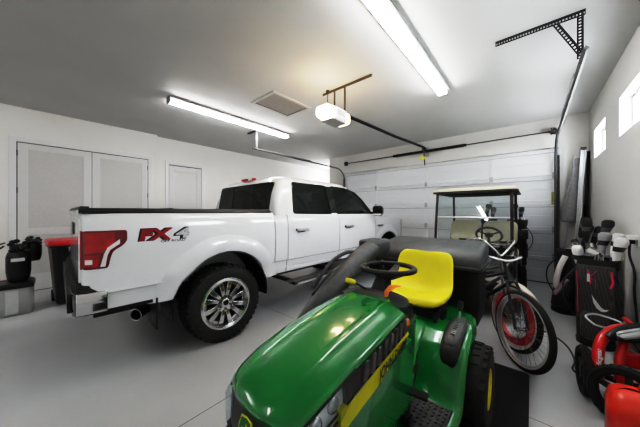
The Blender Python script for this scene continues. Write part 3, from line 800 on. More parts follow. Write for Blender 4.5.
lathe(bm, [(RR + .012, h * .78), (RR + .014, h * .93), (RR - .004, h * .97), (RR - .022, h * .90), (RR - .03, h * .62), (RR - .035, -h * .7), (RR, -h * .78)], (0, 0, 0), 'x', 48, True)
obj('rim_lip', bm, rimc, w0, smooth=40)
bm = B(); lathe(bm, [(.02, h * .1), (RR - .03, h * .1), (RR - .03, h * .0), (.02, h * .0)], (0, 0, 0), 'x', 40); obj('rim_backing', bm, black_plastic, w0)
bm = B()
for k in range(6):
    for sg in (-1, 1):
        a0 = 2 * PI * k / 6
        # a twin spoke: tapered prism from hub to lip, the pair splaying outward
        M = Matrix.Rotation(a0, 4, 'X')
        pts = []
        for rad, off, wd, xo in ((.05, .017, .015, .66), (.12, .028, .020, .74), (.19, .046, .025, .76), (RR - .02, .064, .031, .68)):
            y_ = sg * off
            pts.append([M @ Vector((h * xo, y_ - wd, rad)), M @ Vector((h * xo, y_ + wd, rad)), M @ Vector((h * (xo - .3), y_ + wd * 1.3, rad)), M @ Vector((h * (xo - .3), y_ - wd * 1.3, rad))])
        loft(bm, pts)
        q = []
    M = Matrix.Rotation(2 * PI * (k + .5) / 6, 4, 'X')
    box(bm, h * .46, h * .66, -.028, .028, RR - .06, RR - .025, M)
obj('spokes', bm, rimc, w0, bevel=.004)
bm = B(); lathe(bm, [(.0, h * .80), (.034, h * .80), (.042, h * .76), (.044, h * .70), (.098, h * .68), (.104, h * .3)], (0, 0, 0), 'x', 32); obj('hub', bm, rimc, w0, smooth=40)
for k in range(6):
    a = 2 * PI * (k + .5) / 6; bm = B(); cyl(bm, (h * .6, .066 * math.cos(a), .066 * math.sin(a)), (h * .77, .066 * math.cos(a), .066 * math.sin(a)), .012, 6); obj('lug_nut', bm, dsteel, w0)
bm = B(); lathe(bm, [(0, h * .83), (.026, h * .82), (.030, h * .79)], (0, 0, 0), 'x', 24); obj('centre_cap', bm, black_gloss, w0)
for y, s in ((wheel_y[1], 1), (wheel_y[0], -1), (wheel_y[1], -1)):
    c = copy_tree(w0, truck); c.location = (s * .865, y, WR); c.rotation_euler = (0, 0, 0 if s > 0 else PI)
# ================================================================ RIDING MOWER (front faces -Y; local y measured from Y=1.2)
MX, MY = -.70, 1.2
mower = thing('riding_mower', 'green riding lawn mower with yellow seat standing on the black mat', 'lawn mower', (MX, MY, 0))
green = mat('mower_green', (.006, .21, .042), .2, 0, .8, .04, 3)
yel = mat('seat_yellow', (.72, .62, .005), .5, 0, .03, .03)
ystripe = mat('stripe_yellow', (.62, .60, .01), .35)
mblk = mat('mower_black', (.016, .017, .017), .5, 0, 0, .2, 30, .15, 120)
orange = mat('lever_orange', (.75, .19, .01), .4)
# --- hood.  stations: (world Y, half width at top edge, edge z, crown)
HS = [(.485, .170, .722, .020), (.50, .178, .738, .024), (.54, .188, .757, .028), (.62, .198, .783, .032), (.80, .207, .817, .036), (1.0, .209, .840, .038), (1.15, .207, .852, .038), (1.26, .203, .858, .036)]
def hsta(Y): return [interp([(h[0], h[i]) for h in HS], Y) for i in (1, 2, 3)]
NSEG = 48
def hood_pt(Y, t, drop=0.0):
    w, z, c = hsta(Y); a = abs(t)
    yb = -.045 * (1 - t * t) * max(0, 1 - (Y - .485) / .45)
    zz = z + c * (1 - a ** 3.2)
    # two shallow moulded creases along the hood
    zz += .006 * math.exp(-((a - .55) / .09) ** 2) * min(1, (Y - .48) / .3)
    return Vector((w * t, Y + yb - MY, zz - drop))
Ys = [.485, .49, .50, .52, .54, .58, .62, .7, .8, .9, 1.0, 1.08, 1.15, 1.21, 1.26]
bm = B(); rows = []
for Y in Ys:
    rows.append([hood_pt(Y, -1 + 2 * k / NSEG) for k in range(NSEG + 1)])
vr = [[bm.verts.new(p) for p in r] for r in rows]
for a, b_ in zip(vr[:-1], vr[1:]):
    for i in range(NSEG): bm.faces.new((a[i], a[i + 1], b_[i + 1], b_[i]))
fr = [bm.verts.new(v.co + Vector((0, .004, -.03))) for v in vr[0]]
for i in range(NSEG): bm.faces.new((fr[i], fr[i + 1], vr[0][i + 1], vr[0][i]))
for side in (0, -1):     # rolled side edges
    col = [r[side] for r in vr]; sg = -1 if side == 0 else 1
    c2 = [bm.verts.new(v.co + Vector((sg * .009, 0, -.012))) for v in col]; c3 = [bm.verts.new(v.co + Vector((sg * .010, 0, -.022))) for v in col]
    for a, b_ in ((col, c2), (c2, c3)):
        for i in range(len(a) - 1): bm.faces.new((a[i], a[i + 1], b_[i + 1], b_[i]))
hood = obj('hood', bm, green, mower, smooth=60)
md = hood.modifiers.new('s', 'SOLIDIFY'); md.thickness = .006; md.offset = -1
# --- hood side bands
def band(name, y0, y1, d0, d1, s, m, bulge0=.012, bulge1=.02, parent=None, n=16, front_taper=0):
    bm = B(); rr = []
    for k in range(n + 1):
        Y = y0 + (y1 - y0) * k / n; w, z, c = hsta(Y)
        da, db = d0, d1
        if callable(d0): da = d0(Y)
        if callable(d1): db = d1(Y)
        zt, zb = z - da, z - db
        rr.append([(s * (w + bulge0), Y - MY, zt), (s * (w + bulge1), Y - MY, zb), (s * (w + bulge1 - .03), Y - MY, zb), (s * (w + bulge0 - .03), Y - MY, zt)])
    loft(bm, rr); return obj(name, bm, m, parent or mower, smooth=35)
lensm = glass_mat('headlight_lens', (.86, .90, .92), 1.6); bowlm = mat('lamp_silver', (.80, .82, .84), .3, .25, 0, .2, 25)
for s in (1, -1):
    band('side_vent_panel', .70, 1.24, .020, .096, s, dark_grey, .004, .013)
    vp = band('vent_opening', .79, 1.23, .028, .086, s, black_plastic, .0055, .0135)
    for k in range(8):
        Y = .80 + k * .054; w, z, c = hsta(Y)
        bm = B(); loft(bm, [[(s * (w + o + q), Y + dy + (.030 if zz < .04 else (.016 if zz < .07 else 0)) - MY, z - zz) for o, dy in ((0, -.004), (.012, .0), (.017, .014), (0, .024))] for zz, q in ((.026, .0), (.055, .006), (.088, .008))])
        obj('vent_fin', bm, mat('fin_grey', (.10, .102, .105), .35), vp, bevel=.002)
    st = band('yellow_stripe', .665, 1.25, .098, lambda Y: .098 + .072 * min(1, max(0.3, (1.27 - Y) / .35)), s, ystripe, .013, .0185)
    band('stripe_edge', .70, 1.25, .092, .100, s, black_gloss, .0145, .0155)
    band('side_panel', .50, 1.30, .165, lambda Y: .165 + .20 + .10 * (Y - .4), s, green, .015, .026)
    # headlight: lens wrapping from the nose along the side under the hood edge
    bm = B(); rr = []
    for k in range(13):
        Y = .475 + (.735 - .475) * k / 12; w, z, c = hsta(Y); f = min(1, (k + .8) / 4); top = .014 + .03 * max(0, (k - 8) / 4)
        dr = .185 - .075 * max(0, (k - 6) / 6)
        rr.append([(s * (w + .006), Y - MY, z - top), (s * (w + .020), Y - MY - .006, z - top - .03), (s * (w + .020), Y - MY - .004, z - dr * .8), (s * (w + .010), Y - MY, z - dr), (s * (w - .06), Y - MY + .02, z - dr), (s * (w - .06), Y - MY + .02, z - top)])
    loft(bm, rr); hl = obj('headlight', bm, lensm, mower, smooth=45)
    bm = B(); rr = []
    for k in range(13):
        Y = .48 + (.728 - .48) * k / 12; w, z, c = hsta(Y); f = min(1, (k + .8) / 4); top = .018 + .03 * max(0, (k - 8) / 4); dr = .180 - .075 * max(0, (k - 6) / 6)
        rr.append([(s * (w - .010), Y - MY, z - top), (s * (w - .004), Y - MY, z - top - .03), (s * (w - .004), Y - MY, z - dr * .8), (s * (w - .012), Y - MY, z - dr)])
    loft(bm, rr, False, False); obj('reflector_bowl', bm, bowlm, hl, smooth=45)
    for Y, dz_, sz in ((.565, .075, .034), (.645, .065, .028)):
        w, z, c = hsta(Y); bm = B(); ellipsoid(bm, (s * (w - .004), Y - MY, z - dz_), (.016, sz, sz)); obj('lamp_bulb', bm, mat('bulb_silver', (.62, .64, .66), .15, .7), hl, smooth=180)
    bm = B()
    for d_ in (.11, .135):
        tube(bm, [(s * (hsta(Y)[0] + .002), Y - MY, hsta(Y)[1] - d_) for Y in (.50, .56, .62, .68)], .004, 6)
    obj('lens_rib', bm, dark_grey, hl)
    band('headlight_trim', .49, .76, .010, .018, s, black_gloss, .008, .012)
nm_ = text('maker_name', 'JOHN DEERE', .066, decb, mower, (0, 0, 0), (0, 1, 0), (0, 0, 1), .001, .0005, .12, .30)
for v in nm_.data.vertices:      # press letters on the stripe
    Y = .915 + v.co.y; w, z, c = hsta(Y); v.co = Vector((w + .0185 + v.co.x * 0.3 + .001, Y - MY, z - .158 + v.co.z))
nm2 = text('maker_name', 'JOHN DEERE', .066, decb, mower, (0, 0, 0), (0, -1, 0), (0, 0, 1), .001, .0005, .12, .30)
for v in nm2.data.vertices:
    Y = 1.215 + v.co.y; w, z, c = hsta(Y); v.co = Vector((-(w + .0185 + .001) + v.co.x * .3, Y - MY, z - .158 + v.co.z))
# --- nose / grille
bm = B(); rr = []
for k in range(9):
    f = k / 8; zz = .665 - .26 * f
    ring_ = []
    for j in range(17):
        t = -1 + 2 * j / 16; w = .160 + .03 * f
        p = hood_pt(.485, t); ring_.append((t * (w if f else .152), p.y + .004 + .02 * f - .012 * math.sin(f * PI), (p.z - .028) * (1 - f) + .42 * f))
    rr.append(ring_ + [(.18, .7 - MY, ring_[-1][2]), (-.18, .7 - MY, ring_[0][2])])
loft(bm, rr); gr = obj('grille', bm, black_plastic, mower, smooth=50)
bm = B()
for k in range(5):
    zz = .62 - k * .04; tube(bm, [(t * .13, hood_pt(.485, t).y + .002, zz) for t in [-1 + 2 * j / 10 for j in range(11)]], .006, 6)
obj('grille_bar', bm, dark_grey, gr)
# emblem: shield with leaping deer on the nose
ec = Vector((.0, hood_pt(.485, 0).y - .004, .670)); eu = Vector((0, .30, .95)).normalized()
def shield(sc): return [(x * sc, y * sc) for x, y in ((-.026, .026), (0, .031), (.026, .026), (.029, 0), (.022, -.024), (0, -.032), (-.022, -.024), (-.029, 0))]
en = Vector((1, 0, 0)).cross(eu)
def flat(bm, poly, off, th=.0015):
    loft(bm, [[ec + Vector((1, 0, 0)) * x + eu * y + en * (off - th) for x, y in poly], [ec + Vector((1, 0, 0)) * x + eu * y + en * off for x, y in poly]])
bm = B(); flat(bm, shield(1.12), .004, .006); em = obj('emblem', bm, ystripe, mower)
bm = B(); flat(bm, shield(.95), .0055); obj('emblem_field', bm, mat('emblem_green', (.01, .12, .03), .4), em)
deer = [(-.018, -.004), (-.010, .003), (.002, .003), (.006, .010), (.004, .020), (.009, .014), (.014, .020), (.012, .011), (.017, .007), (.012, .004), (.010, -.003), (.017, -.008), (.010, -.007), (.004, -.005), (-.006, -.004), (-.012, -.010), (-.019, -.017), (-.014, -.008)]
bm = B(); 
vs0 = [bm.verts.new(ec + Vector((1, 0, 0)) * x + eu * y + en * .0065) for x, y in deer]; f = bm.faces.new(vs0); bmesh.ops.triangulate(bm, faces=[f]); obj('emblem_deer', bm, ystripe, em)
# bumper, frame
bm = B(); box(bm, -.16, .16, -.72, .95, .30, .42); box(bm, -.19, .19, -.80, -.70, .36, .44); obj('frame', bm, mblk, mower, bevel=.01)
bm = B(); box(bm, -.17, .17, -.62, .1, .42, .66); obj('engine_block', bm, mblk, mower, bevel=.02)
bm = B(); cyl(bm, (-.34, -.48, .19), (.34, -.48, .19), .02, 12); box(bm, -.30, .30, -.50, -.46, .19, .27); obj('front_axle', bm, mblk, mower)
bm = B(); cyl(bm, (-.30, .75, .25), (.30, .75, .25), .03, 12); box(bm, -.12, .12, .62, .88, .16, .40); obj('rear_axle', bm, mblk, mower)
# --- dash, steering
bm = B(); rr = []
for Y, w, z, th in ((1.215, .185, .866, .03), (1.26, .198, .885, .04), (1.33, .19, .888, .05), (1.42, .155, .87, .08), (1.47, .12, .84, .08)):
    rr.append([(w * math.cos(a), Y - MY - .05 * abs(math.cos(a)) ** 2 * 0, z - .02 + (.036 * math.sin(a) if math.sin(a) > 0 else th * math.sin(a))) for a in [2 * PI * k / 20 for k in range(20)]])
loft(bm, rr); dash = obj('dash', bm, mblk, mower, smooth=60)
bm = B(); lathe(bm, [(.215, 0), (.222, .008), (.225, .02), (.21, .03)], (0, 0, 0), 'z', 8); bm.free()
for s in (1, -1):
    band('dash_side', 1.24, 1.33, -.015, .06, s, mblk, .006, .010); band('tower_side', 1.24, 1.38, .06, .58, s, green, .010, -.02)
bm = B(); prism(bm, [(1.30 - MY, .30), (1.42 - MY, .30), (1.44 - MY, .84), (1.28 - MY, .86)], 'x', -.15, .15); obj('dash_tower', bm, green, mower, bevel=.02)
sc_ = Vector((.02, 1.43 - MY, 1.022)); tilt = Euler((R(-1), 0, 0)).to_matrix()
bm = B(); cyl(bm, (0, 1.37 - MY, .88), sc_ - Vector((0, 0, .02)), .022, 12); rr_ = []
loft(bm, [[(x * f, 1.36 - MY + .025 * k + y * f, .87 + .045 * k) for x, y in rrect(-.05, .05, -.045, .045, .015)] for k, f in ((0, 1.15), (1, .95), (2, .8), (2.6, .6))]); obj('steering_column', bm, black_plastic, mower, smooth=40)
bm = B(); torus(bm, sc_, .157, .0155, 'z', 44, 12, tilt); sw = obj('steering_wheel', bm, black_plastic, mower, smooth=60)
bm = B()
for a in (90, 205, 335):
    d = tilt @ Vector((math.cos(R(a)), math.sin(R(a)), 0)); q = tilt @ Vector((-math.sin(R(a)), math.cos(R(a)), 0)); n = tilt @ Vector((0, 0, 1))
    loft(bm, [[sc_ + d * r_ + q * w * sx + n * (zz + h * sz) for sx, sz in ((-1, -1), (1, -1), (1, 1), (-1, 1))] for r_, w, h, zz in ((.02, .036, .010, -.050), (.07, .028, .008, -.042), (.12, .020, .007, -.018), (.157, .016, .006, 0))])
ellipsoid(bm, sc_ + tilt @ Vector((0, 0, -.05)), (.060, .055, .022)); obj('steering_spokes', bm, black_plastic, sw, smooth=50)
# levers
lv = Vector((-.15, 1.27 - MY, .94))
bm = B(); tube(bm, [(-.05, 1.32 - MY, .89), lv + Vector((.02, .006, -.003))], .006, 8); th = obj('throttle_lever', bm, black_plastic, mower)
bm = B(); tube(bm, [lv + Vector((.03, .01, -.006)), lv, lv - Vector((.03, .01, -.006))], [.012, .017, .014], 10); obj('yellow_knob', bm, yel, th, smooth=60)
bm = B(); loft(bm, [[Vector((.085 + a, 1.275 - MY + b_, .895 + c_)) for a, b_, c_ in q] for q in (((-.008, -.01, 0), (.008, -.01, 0), (.008, .006, .004), (-.008, .006, .004)), ((-.012, -.005, .028), (.016, -.004, .03), (.016, .004, .036), (-.012, .003, .034)), ((.0, .03, .052), (.05, .028, .055), (.048, .036, .062), (.0, .036, .060)), ((.03, .05, .054), (.066, .045, .058), (.066, .052, .064), (.03, .056, .062)))]); obj('choke_lever', bm, orange, mower, bevel=.004)
for p in ((.212, 1.245 - MY, .80),):
    bm = B(); ellipsoid(bm, p, (.016, .022, .022)); obj('orange_button', bm, orange, mower, smooth=180)
# small printed stickers on the hood top and side
bm = B(); 
def on_hood(bm, pts, off=.004):
    vs = [bm.verts.new(hood_pt(Y, t) + Vector((0, 0, off))) for t, Y in pts]; bm.faces.new(vs)
# --- fenders and footrests: one green body shell draped over the wheels
body_sec = []
def fend(Y):
    """returns (edge half width, top z at seat, top z at outer, side bottom z)"""
    return [interp([(1.20, .40), (1.35, .41), (1.55, .415), (1.75, .415), (2.0, .41), (2.3, .36), (2.36, .33)], Y),
            interp([(1.20, .275), (1.46, .285), (1.52, .34), (1.63, .51), (1.74, .575), (1.9, .60), (2.2, .60), (2.36, .53)], Y),
            interp([(1.20, .270), (1.46, .275), (1.52, .31), (1.62, .47), (1.70, .545), (1.85, .58), (2.0, .59), (2.2, .575), (2.36, .48)], Y),
            interp([(1.20, .24), (1.45, .245), (1.52, .26), (1.62, .40), (1.72, .47), (1.9, .515), (2.2, .505), (2.36, .42)], Y)]
for s in (1, -1):
    bm = B(); rr = []
    for k in range(37):
        Y = 1.20 + 1.16 * k / 36; e, zi, zo, zb = fend(Y); y = Y - MY
        xi = .13
        rr.append([(s * xi, y, zi), (s * (xi + .08), y, zi + .002), (s * (e - .10), y, (zi + zo) / 2 + .006), (s * (e - .035), y, zo - .002), (s * (e - .008), y, zo - .018), (s * e, y, zo - .04), (s * e, y, zb), (s * (e - .015), y, zb), (s * (e - .02), y, zo - .05), (s * (e - .06), y, zo - .03), (s * xi, y, zi - .02)])
    loft(bm, rr); obj('fender', bm, green, mower, smooth=50)
    bm = B(); box(bm, s * .14, s * .375, 1.22 - MY, 1.47 - MY, .282, .293); fp = obj('foot_pad', bm, mblk, mower, bevel=.004)
    bm = B()
    for i in range(8):
        for j in range(8): cbox(bm, (s * (.16 + i * .028), 1.238 - MY + j * .03, .295), (.016, .008, .006), (0, 0, R(40 if (i + j) % 2 else -40)))
    obj('grip_bars', bm, black_plastic, fp)
bm = B(); loft(bm, [[(x, Y - MY, z) for x, z in ((-.15, .28), (.15, .28), (.15, zt), (-.15, zt))] for Y, zt in ((1.48, .36), (1.56, .50), (1.72, .58), (1.9, .605), (2.25, .605), (2.36, .53))]); obj('tunnel', bm, green, mower, bevel=.02)
# pedal and lever on the left footrest
bm = B(); tube(bm, smooth_path([(.17, 1.20 - MY, .30), (.175, 1.21 - MY, .42), (.20, 1.22 - MY, .455), (.30, 1.24 - MY, .462)], 5), .009, 8); pdl = obj('brake_pedal', bm, black_plastic, mower, smooth=60)
bm = B(); cbox(bm, (.265, 1.235 - MY, .464), (.11, .045, .018), (R(10), 0, R(8))); obj('pedal_pad', bm, rubber, pdl, bevel=.006)
bm = B(); cbox(bm, (.198, 1.345 - MY, .43), (.004, .055, .075), (0, R(3), 0)); obj('white_sticker', bm, mat('sticker_white', (.75, .75, .75), .4), mower)
# shifter console on the left fender
def on_f(Y, x, off): e, zi, zo, zb = fend(Y); return Vector((x, Y - MY, (zi + zo) / 2 + .008 + off))
cx_ = .318
def shape(name, prof, o0, o1, m, parent):
    """a plate that follows the fender: prof = (Y, half width)"""
    bm = B(); rr = []
    for Y, w_ in prof:
        zf = lambda x, o: on_f(Y, x, o)
        rr.append([zf(cx_ - w_, o0), zf(cx_ + w_, o0), zf(cx_ + w_, o1 - .006), zf(cx_ + w_ - .008, o1), zf(cx_ - w_ + .008, o1), zf(cx_ - w_, o1 - .006)])
    loft(bm, rr); return obj(name, bm, m, parent, smooth=40)
con = shape('shift_console', [(1.60, .028), (1.61, .040), (1.635, .050), (1.68, .054), (1.76, .056), (1.86, .054), (1.94, .048), (1.985, .040), (2.005, .026)], -.03, .016, mblk, mower)
shape('console_face', [(1.665, .022), (1.68, .034), (1.74, .040), (1.85, .040), (1.93, .035), (1.965, .026), (1.975, .016)], .0, .022, mat('console_grey', (.075, .077, .08), .4), con)
shape('shift_slot', [(1.72, .016), (1.80, .019), (1.88, .019), (1.955, .016)], .0, .0235, black_gloss, con)
bm = B()
for k in range(11): p = on_f(1.735 + k * .02, cx_ + .002, .024); cbox(bm, p, (.026, .006, .003))
obj('slot_teeth', bm, mat('tooth_grey', (.35, .35, .36), .4), con)
p = on_f(1.93, cx_, .02); bm = B(); tube(bm, [p - Vector((0, 0, .02)), p + Vector((0, .02, .06))], .007, 8); sl = obj('shift_lever', bm, steel, mower)
bm = B(); tube(bm, [p + Vector((0, .018, .05)), p + Vector((.002, .026, .085)), p + Vector((.003, .032, .115))], [.014, .020, .016], 12); obj('lever_grip', bm, black_plastic, sl, smooth=60)
for x, Y in ((.185, 1.83), (.215, 1.90)):
    p = on_f(Y, x, 0); bm = B(); lathe(bm, [(.014, 0), (.014, .03), (.009, .035), (.009, .05)], p, 'z', 12); obj('fuel_knob' if x < .2 else 'grommet', bm, black_plastic, mower, smooth=40)
# --- seat: pan and back as one padded shell
def seat_sec(Y, z, w, th, lip, dirv):
    n = Vector(dirv).normalized(); out = []
    c0 = Vector((0, Y - MY, z)); N_ = 14
    for k in range(N_ + 1):
        t = -1 + 2 * k / N_; out.append(c0 + Vector((w * t, 0, 0)) + n * (lip * abs(t) ** 3 - .012 * (abs(t) < .5) * (1 - (t / .5) ** 2)))
    for k in range(N_ + 1):
        t = 1 - 2 * k / N_; out.append(c0 + Vector((w * t * .97, 0, 0)) - n * (th * (1 - .5 * abs(t) ** 4) - lip * abs(t) ** 3 * .7))
    return out
bm = B()
S = [(1.825, .690, .18, .02, .0, (0, .3, 1)), (1.83, .722, .21, .05, .005, (0, -.5, 1)), (1.86, .738, .232, .075, .014, (0, 0, 1)), (1.93, .732, .243, .08, .03, (0, 0, 1)), (2.01, .724, .248, .08, .045, (0, 0, 1)), (2.07, .728, .25, .08, .06, (0, -.3, 1)),
     (2.115, .765, .248, .065, .065, (0, -.8, .6)), (2.14, .81, .244, .055, .055, (0, -1, .25)), (2.165, .88, .236, .05, .04, (0, -1, .2)), (2.185, .95, .232, .045, .03, (0, -1, .2)), (2.20, 1.0, .222, .04, .015, (0, -1, .2)), (2.215, 1.028, .19, .032, .0, (0, -1, .5)), (2.228, 1.034, .165, .012, 0, (0, -.3, 1))]
loft(bm, [seat_sec(*q) for q in S]); seat = obj('seat', bm, yel, mower, subd=1)
bm = B(); box(bm, -.19, .19, 1.85 - MY, 2.12 - MY, .60, .655)
for x in (-.12, .12):
    tube(bm, [(x, 1.88 - MY, .61), (x, 1.88 - MY, .66)], .02, 10); tube(bm, [(x, 2.05 - MY, .61), (x, 2.05 - MY, .66)], .02, 10)
obj('seat_bracket', bm, black_plastic, mower)
# --- wheels
def mow_tire(r, w, rim, lugs):
    bm = B(); h = w / 2
    lathe(bm, [(rim, -h * .75), (rim + .01, -h * .92), ((rim + r) / 2, -h), (r - .03, -h * .94), (r - .008, -h * .72), (r - .006, 0), (r - .008, h * .72), (r - .03, h * .94), ((rim + r) / 2, h), (rim + .01, h * .92), (rim, h * .75)], (0, 0, 0), 'x', 44, True)
    for k in range(lugs):
        for j in range(5):
            x = -h * .76 + j * h * .38; a = 2 * PI * (k + (j % 2) * .5) / lugs; la = 2 * PI / lugs * r * .56
            M = Matrix.Rotation(a, 4, 'X') @ Matrix.Rotation(R(12 if j % 2 else -12), 4, 'Z')
            box(bm, x - h * .17, x + h * .17, -la / 2, la / 2, r - .018, r - (.010 if j in (0, 4) else .0), M)
    return bm
def mwheel(x, Y, r, w, rim, lugs):
    e = part_empty('wheel', mower, (x, Y - MY, r), (0, 0, 0 if x > 0 else PI))
    obj('tire', mow_tire(r, w, rim, lugs), rubber, e, smooth=35)
    bm = B(); h = w / 2
    lathe(bm, [(rim + .004, h * .80), (rim + .002, h * .92), (rim - .012, h * .9), (rim - .03, h * .5), (.05, h * .42), (.045, h * .6), (0, h * .62)], (0, 0, 0), 'x', 32); obj('rim', bm, yel, e, smooth=40)
    bm = B(); lathe(bm, [(.018, h * .6), (.018, h * .75), (0, h * .78)], (0, 0, 0), 'x', 16); obj('hub_cap', bm, black_plastic, e)
    return e
w = mwheel(.392, 1.86, .255, .235, .115, 26); c = copy_tree(w, mower); c.location.x = -.392; c.rotation_euler = (0, 0, PI)
w = mwheel(.36, .70, .19, .15, .085, 22); c = copy_tree(w, mower); c.location.x = -.36; c.rotation_euler = (0, 0, PI)
# --- mower deck with discharge side
bm = B(); loft(bm, [[(x, y - MY, z) for x, y in rrect(-.50 + q, .44 - q, .97 + q, 1.55 - q, .2, 6)] for z, q in ((.09, 0), (.17, .0), (.20, .04), (.215, .1))]); dk = obj('mower_deck', bm, green, mower, smooth=40)
bm = B()
for x, Y in ((-.26, 1.12), (.24, 1.12)): lathe(bm, [(.06, 0), (.06, .03), (.03, .05), (.03, .06)], (x, Y - MY, .21), 'z', 16)
obj('spindle_cover', bm, black_plastic, dk)
bm = B()
for s in (-.40, .40):
    cyl(bm, (s - .02, .95 - MY, .06), (s + .02, .95 - MY, .06), .05, 16)
obj('gauge_wheel', bm, black_plastic, dk)

# --- twin bagger behind the seat (moves with the mower): lid, bags, chute
bl = mat('bagger_lid', (.062, .065, .068), .45, 0, 0, .2, 20, .25, 150)
bx0, bx1 = -1.20 - MX, -.30 - MX
bm = B(); rr = []
for Y, zt, zb, q in ((2.27, .945, .915, .0), (2.28, .985, .90, .0), (2.34, 1.035, .90, .0), (2.48, 1.075, .90, .0), (2.66, 1.095, .90, .0), (2.80, 1.09, .905, .01), (2.85, 1.05, .92, .02)):
    rr.append([(x, Y - MY, z) for x, z in rrect(bx0 + q, bx1 - q, zb, zt, min(.05, (zt - zb) * .45), 5)])
loft(bm, rr); lid = obj('bagger_lid', bm, bl, mower, smooth=50)
bm = B(); prism(bm, rrect(bx0 - .012, bx1 + .012, 2.262 - MY, 2.862 - MY, .04), 'z', .893, .925); obj('lid_rim', bm, bl, lid, bevel=.01)
fab = mat('bag_fabric', (.010, .010, .011), .85, 0, 0, .3, 30, .5, 200)
for x0, x1 in ((bx0 + .02, (bx0 + bx1) / 2 - .01), ((bx0 + bx1) / 2 + .01, bx1 - .02)):
    bm = B(); loft(bm, [[(x, y - MY, z) for x, y in rrect(x0 + q, x1 - q, 2.30 + q, 2.82 - q, .08, 5)] for z, q in ((.38, .05), (.42, .02), (.6, .0), (.75, .01), (.895, .0))]); obj('bag', bm, fab, mower, smooth=50)
bm = B(); 
for x in (bx0 + .25, bx1 - .25): tube(bm, [(x, 2.28 - MY, .90), (x, 2.25 - MY, .5), (x, 2.30 - MY, .36)], .016, 8)
tube(bm, [(bx0 + .1, 2.26 - MY, .52), (bx1 - .1, 2.26 - MY, .52)], .016, 8)
obj('bagger_frame', bm, black_plastic, mower)
# chute hood box at the lid's right end and the big tube down to the deck
hb = -.475
bm = B(); rr = [[(x, Y - MY, z) for x, z in rrect(hb - .13 + q, hb + .10 - q, .93 + q * .6, 1.098 - q * .4, .03, 4)] for Y, q in ((2.06, .03), (2.10, .0), (2.31, .0))]
loft(bm, rr); obj('chute_hood', bm, bl, mower, smooth=45)
bm = B(); tube(bm, smooth_path([(hb + .015, 2.20 - MY, 1.03), (hb + .01, 2.06 - MY, 1.005), (hb, 1.85 - MY, .93), (hb - .02, 1.55 - MY, .77), (hb - .04, 1.30 - MY, .60), (hb - .05, 1.12 - MY, .42), (hb - .04, 1.05 - MY, .22)], 6), .085, 20); obj('chute_tube', bm, bl, mower, smooth=60)
bm = B(); torus(bm, (hb - .008, 1.70 - MY, .853), .088, .008, 'x', 24, 8, Euler((0, 0, R(90))).to_matrix()); bm.free()
bm = B(); tube(bm, smooth_path([(hb - .11, 1.40 - MY, .79), (hb - .10, 1.62 - MY, .95), (hb - .07, 1.80 - MY, 1.01), (hb - .04, 1.90 - MY, .99), (hb - .06, 1.80 - MY, .93), (hb - .11, 1.60 - MY, .84), (hb - .115, 1.40 - MY, .72)], 6), .016, 10); obj('chute_handle', bm, black_plastic, mower, smooth=60)

# ================================================================ MAT
bm = B(); prism(bm, rrect(-1.45, -.015, .25, 2.72, .03), 'z', .001, .009)
o = obj('floor_mat', bm, mat('mat_black', (.018, .018, .019), .75, 0, 0, .3, 60, .6, 90), bevel=.003)
tag(o, 'black rubber floor mat lying under the green mower', 'mat')
mower.location.z = .009
# ================================================================ GOLF CART (front faces -Y)
gc = thing('golf_cart', 'black golf cart with cream roof and clear windshield parked by the garage door', 'golf cart', (-.705, 4.85, 0))
cream = mat('cart_cream', (.62, .57, .43), .4, 0, .2, .04); cblk = mat('cart_body_black', (.012, .012, .014), .25, 0, .5, .1)
cseat = mat('cart_seat_cream', (.55, .50, .36), .6)
# body: front cowl, floor, rear
bm = B(); loft(bm, [[(x, y, z) for x, z in rrect(-w, w, z0, z1, .08, 4)] for y, w, z0, z1 in ((-1.02, .40, .34, .58), (-.98, .48, .28, .66), (-.80, .54, .25, .76), (-.62, .56, .25, .84), (-.48, .56, .25, .90), (-.42, .54, .25, .88))])
cw = obj('front_cowl', bm, cblk, gc, smooth=45)
for s in (-1, 1):
    bm = B(); prism(bm, rrect(s * .34 - .1, s * .34 + .1, .48, .56, .03), 'y', -1.03, -.98); obj('headlight', bm, clearl, gc, bevel=.01)
bm = B(); box(bm, -.48, .48, -1.10, -.98, .26, .36); obj('front_bumper', bm, black_plastic, gc, bevel=.02)
bm = B(); box(bm, -.55, .55, -.45, .15, .22, .30); obj('floor_pan', bm, black_plastic, gc, bevel=.02)
bm = B(); loft(bm, [[(x, y, z) for x, z in rrect(-w, w, z0, z1, .08, 4)] for y, w, z0, z1 in ((.10, .58, .24, .60), (.2, .58, .24, .64), (.75, .58, .26, .66), (.95, .55, .32, .60))]); obj('rear_body', bm, cblk, gc, smooth=45)
bm = B(); prism(bm, rrect(-.54, .54, .62, .76, .05), 'y', .06, .52); obj('seat_base', bm, cseat, gc, bevel=.02)
for x in (-.27, .27):
    bm = B(); prism(bm, rrect(x - .25, x + .25, .80, 1.22, .10, 5), 'y', .50, .60)
    for v in bm.verts: v.co.y += (v.co.z - .8) * .22
    obj('seat_back', bm, cseat, gc, bevel=.025)
bm = B(); tube(bm, smooth_path([(-.52, .62, .66), (-.53, .68, 1.0), (-.40, .70, 1.10), (.40, .70, 1.10), (.53, .68, 1.0), (.52, .62, .66)], 5), .016, 8); obj('back_rail', bm, black_plastic, gc, smooth=60)
# posts
for s in (-1, 1):
    bm = B(); tube(bm, [(s * .50, -.565, .84), (s * .49, -.455, 1.70)], .021, 8); obj('front_post', bm, black_plastic, gc, smooth=60)
    bm = B(); tube(bm, [(s * .50, .80, .62), (s * .49, .66, 1.70)], .021, 8); obj('rear_post', bm, black_plastic, gc, smooth=60)
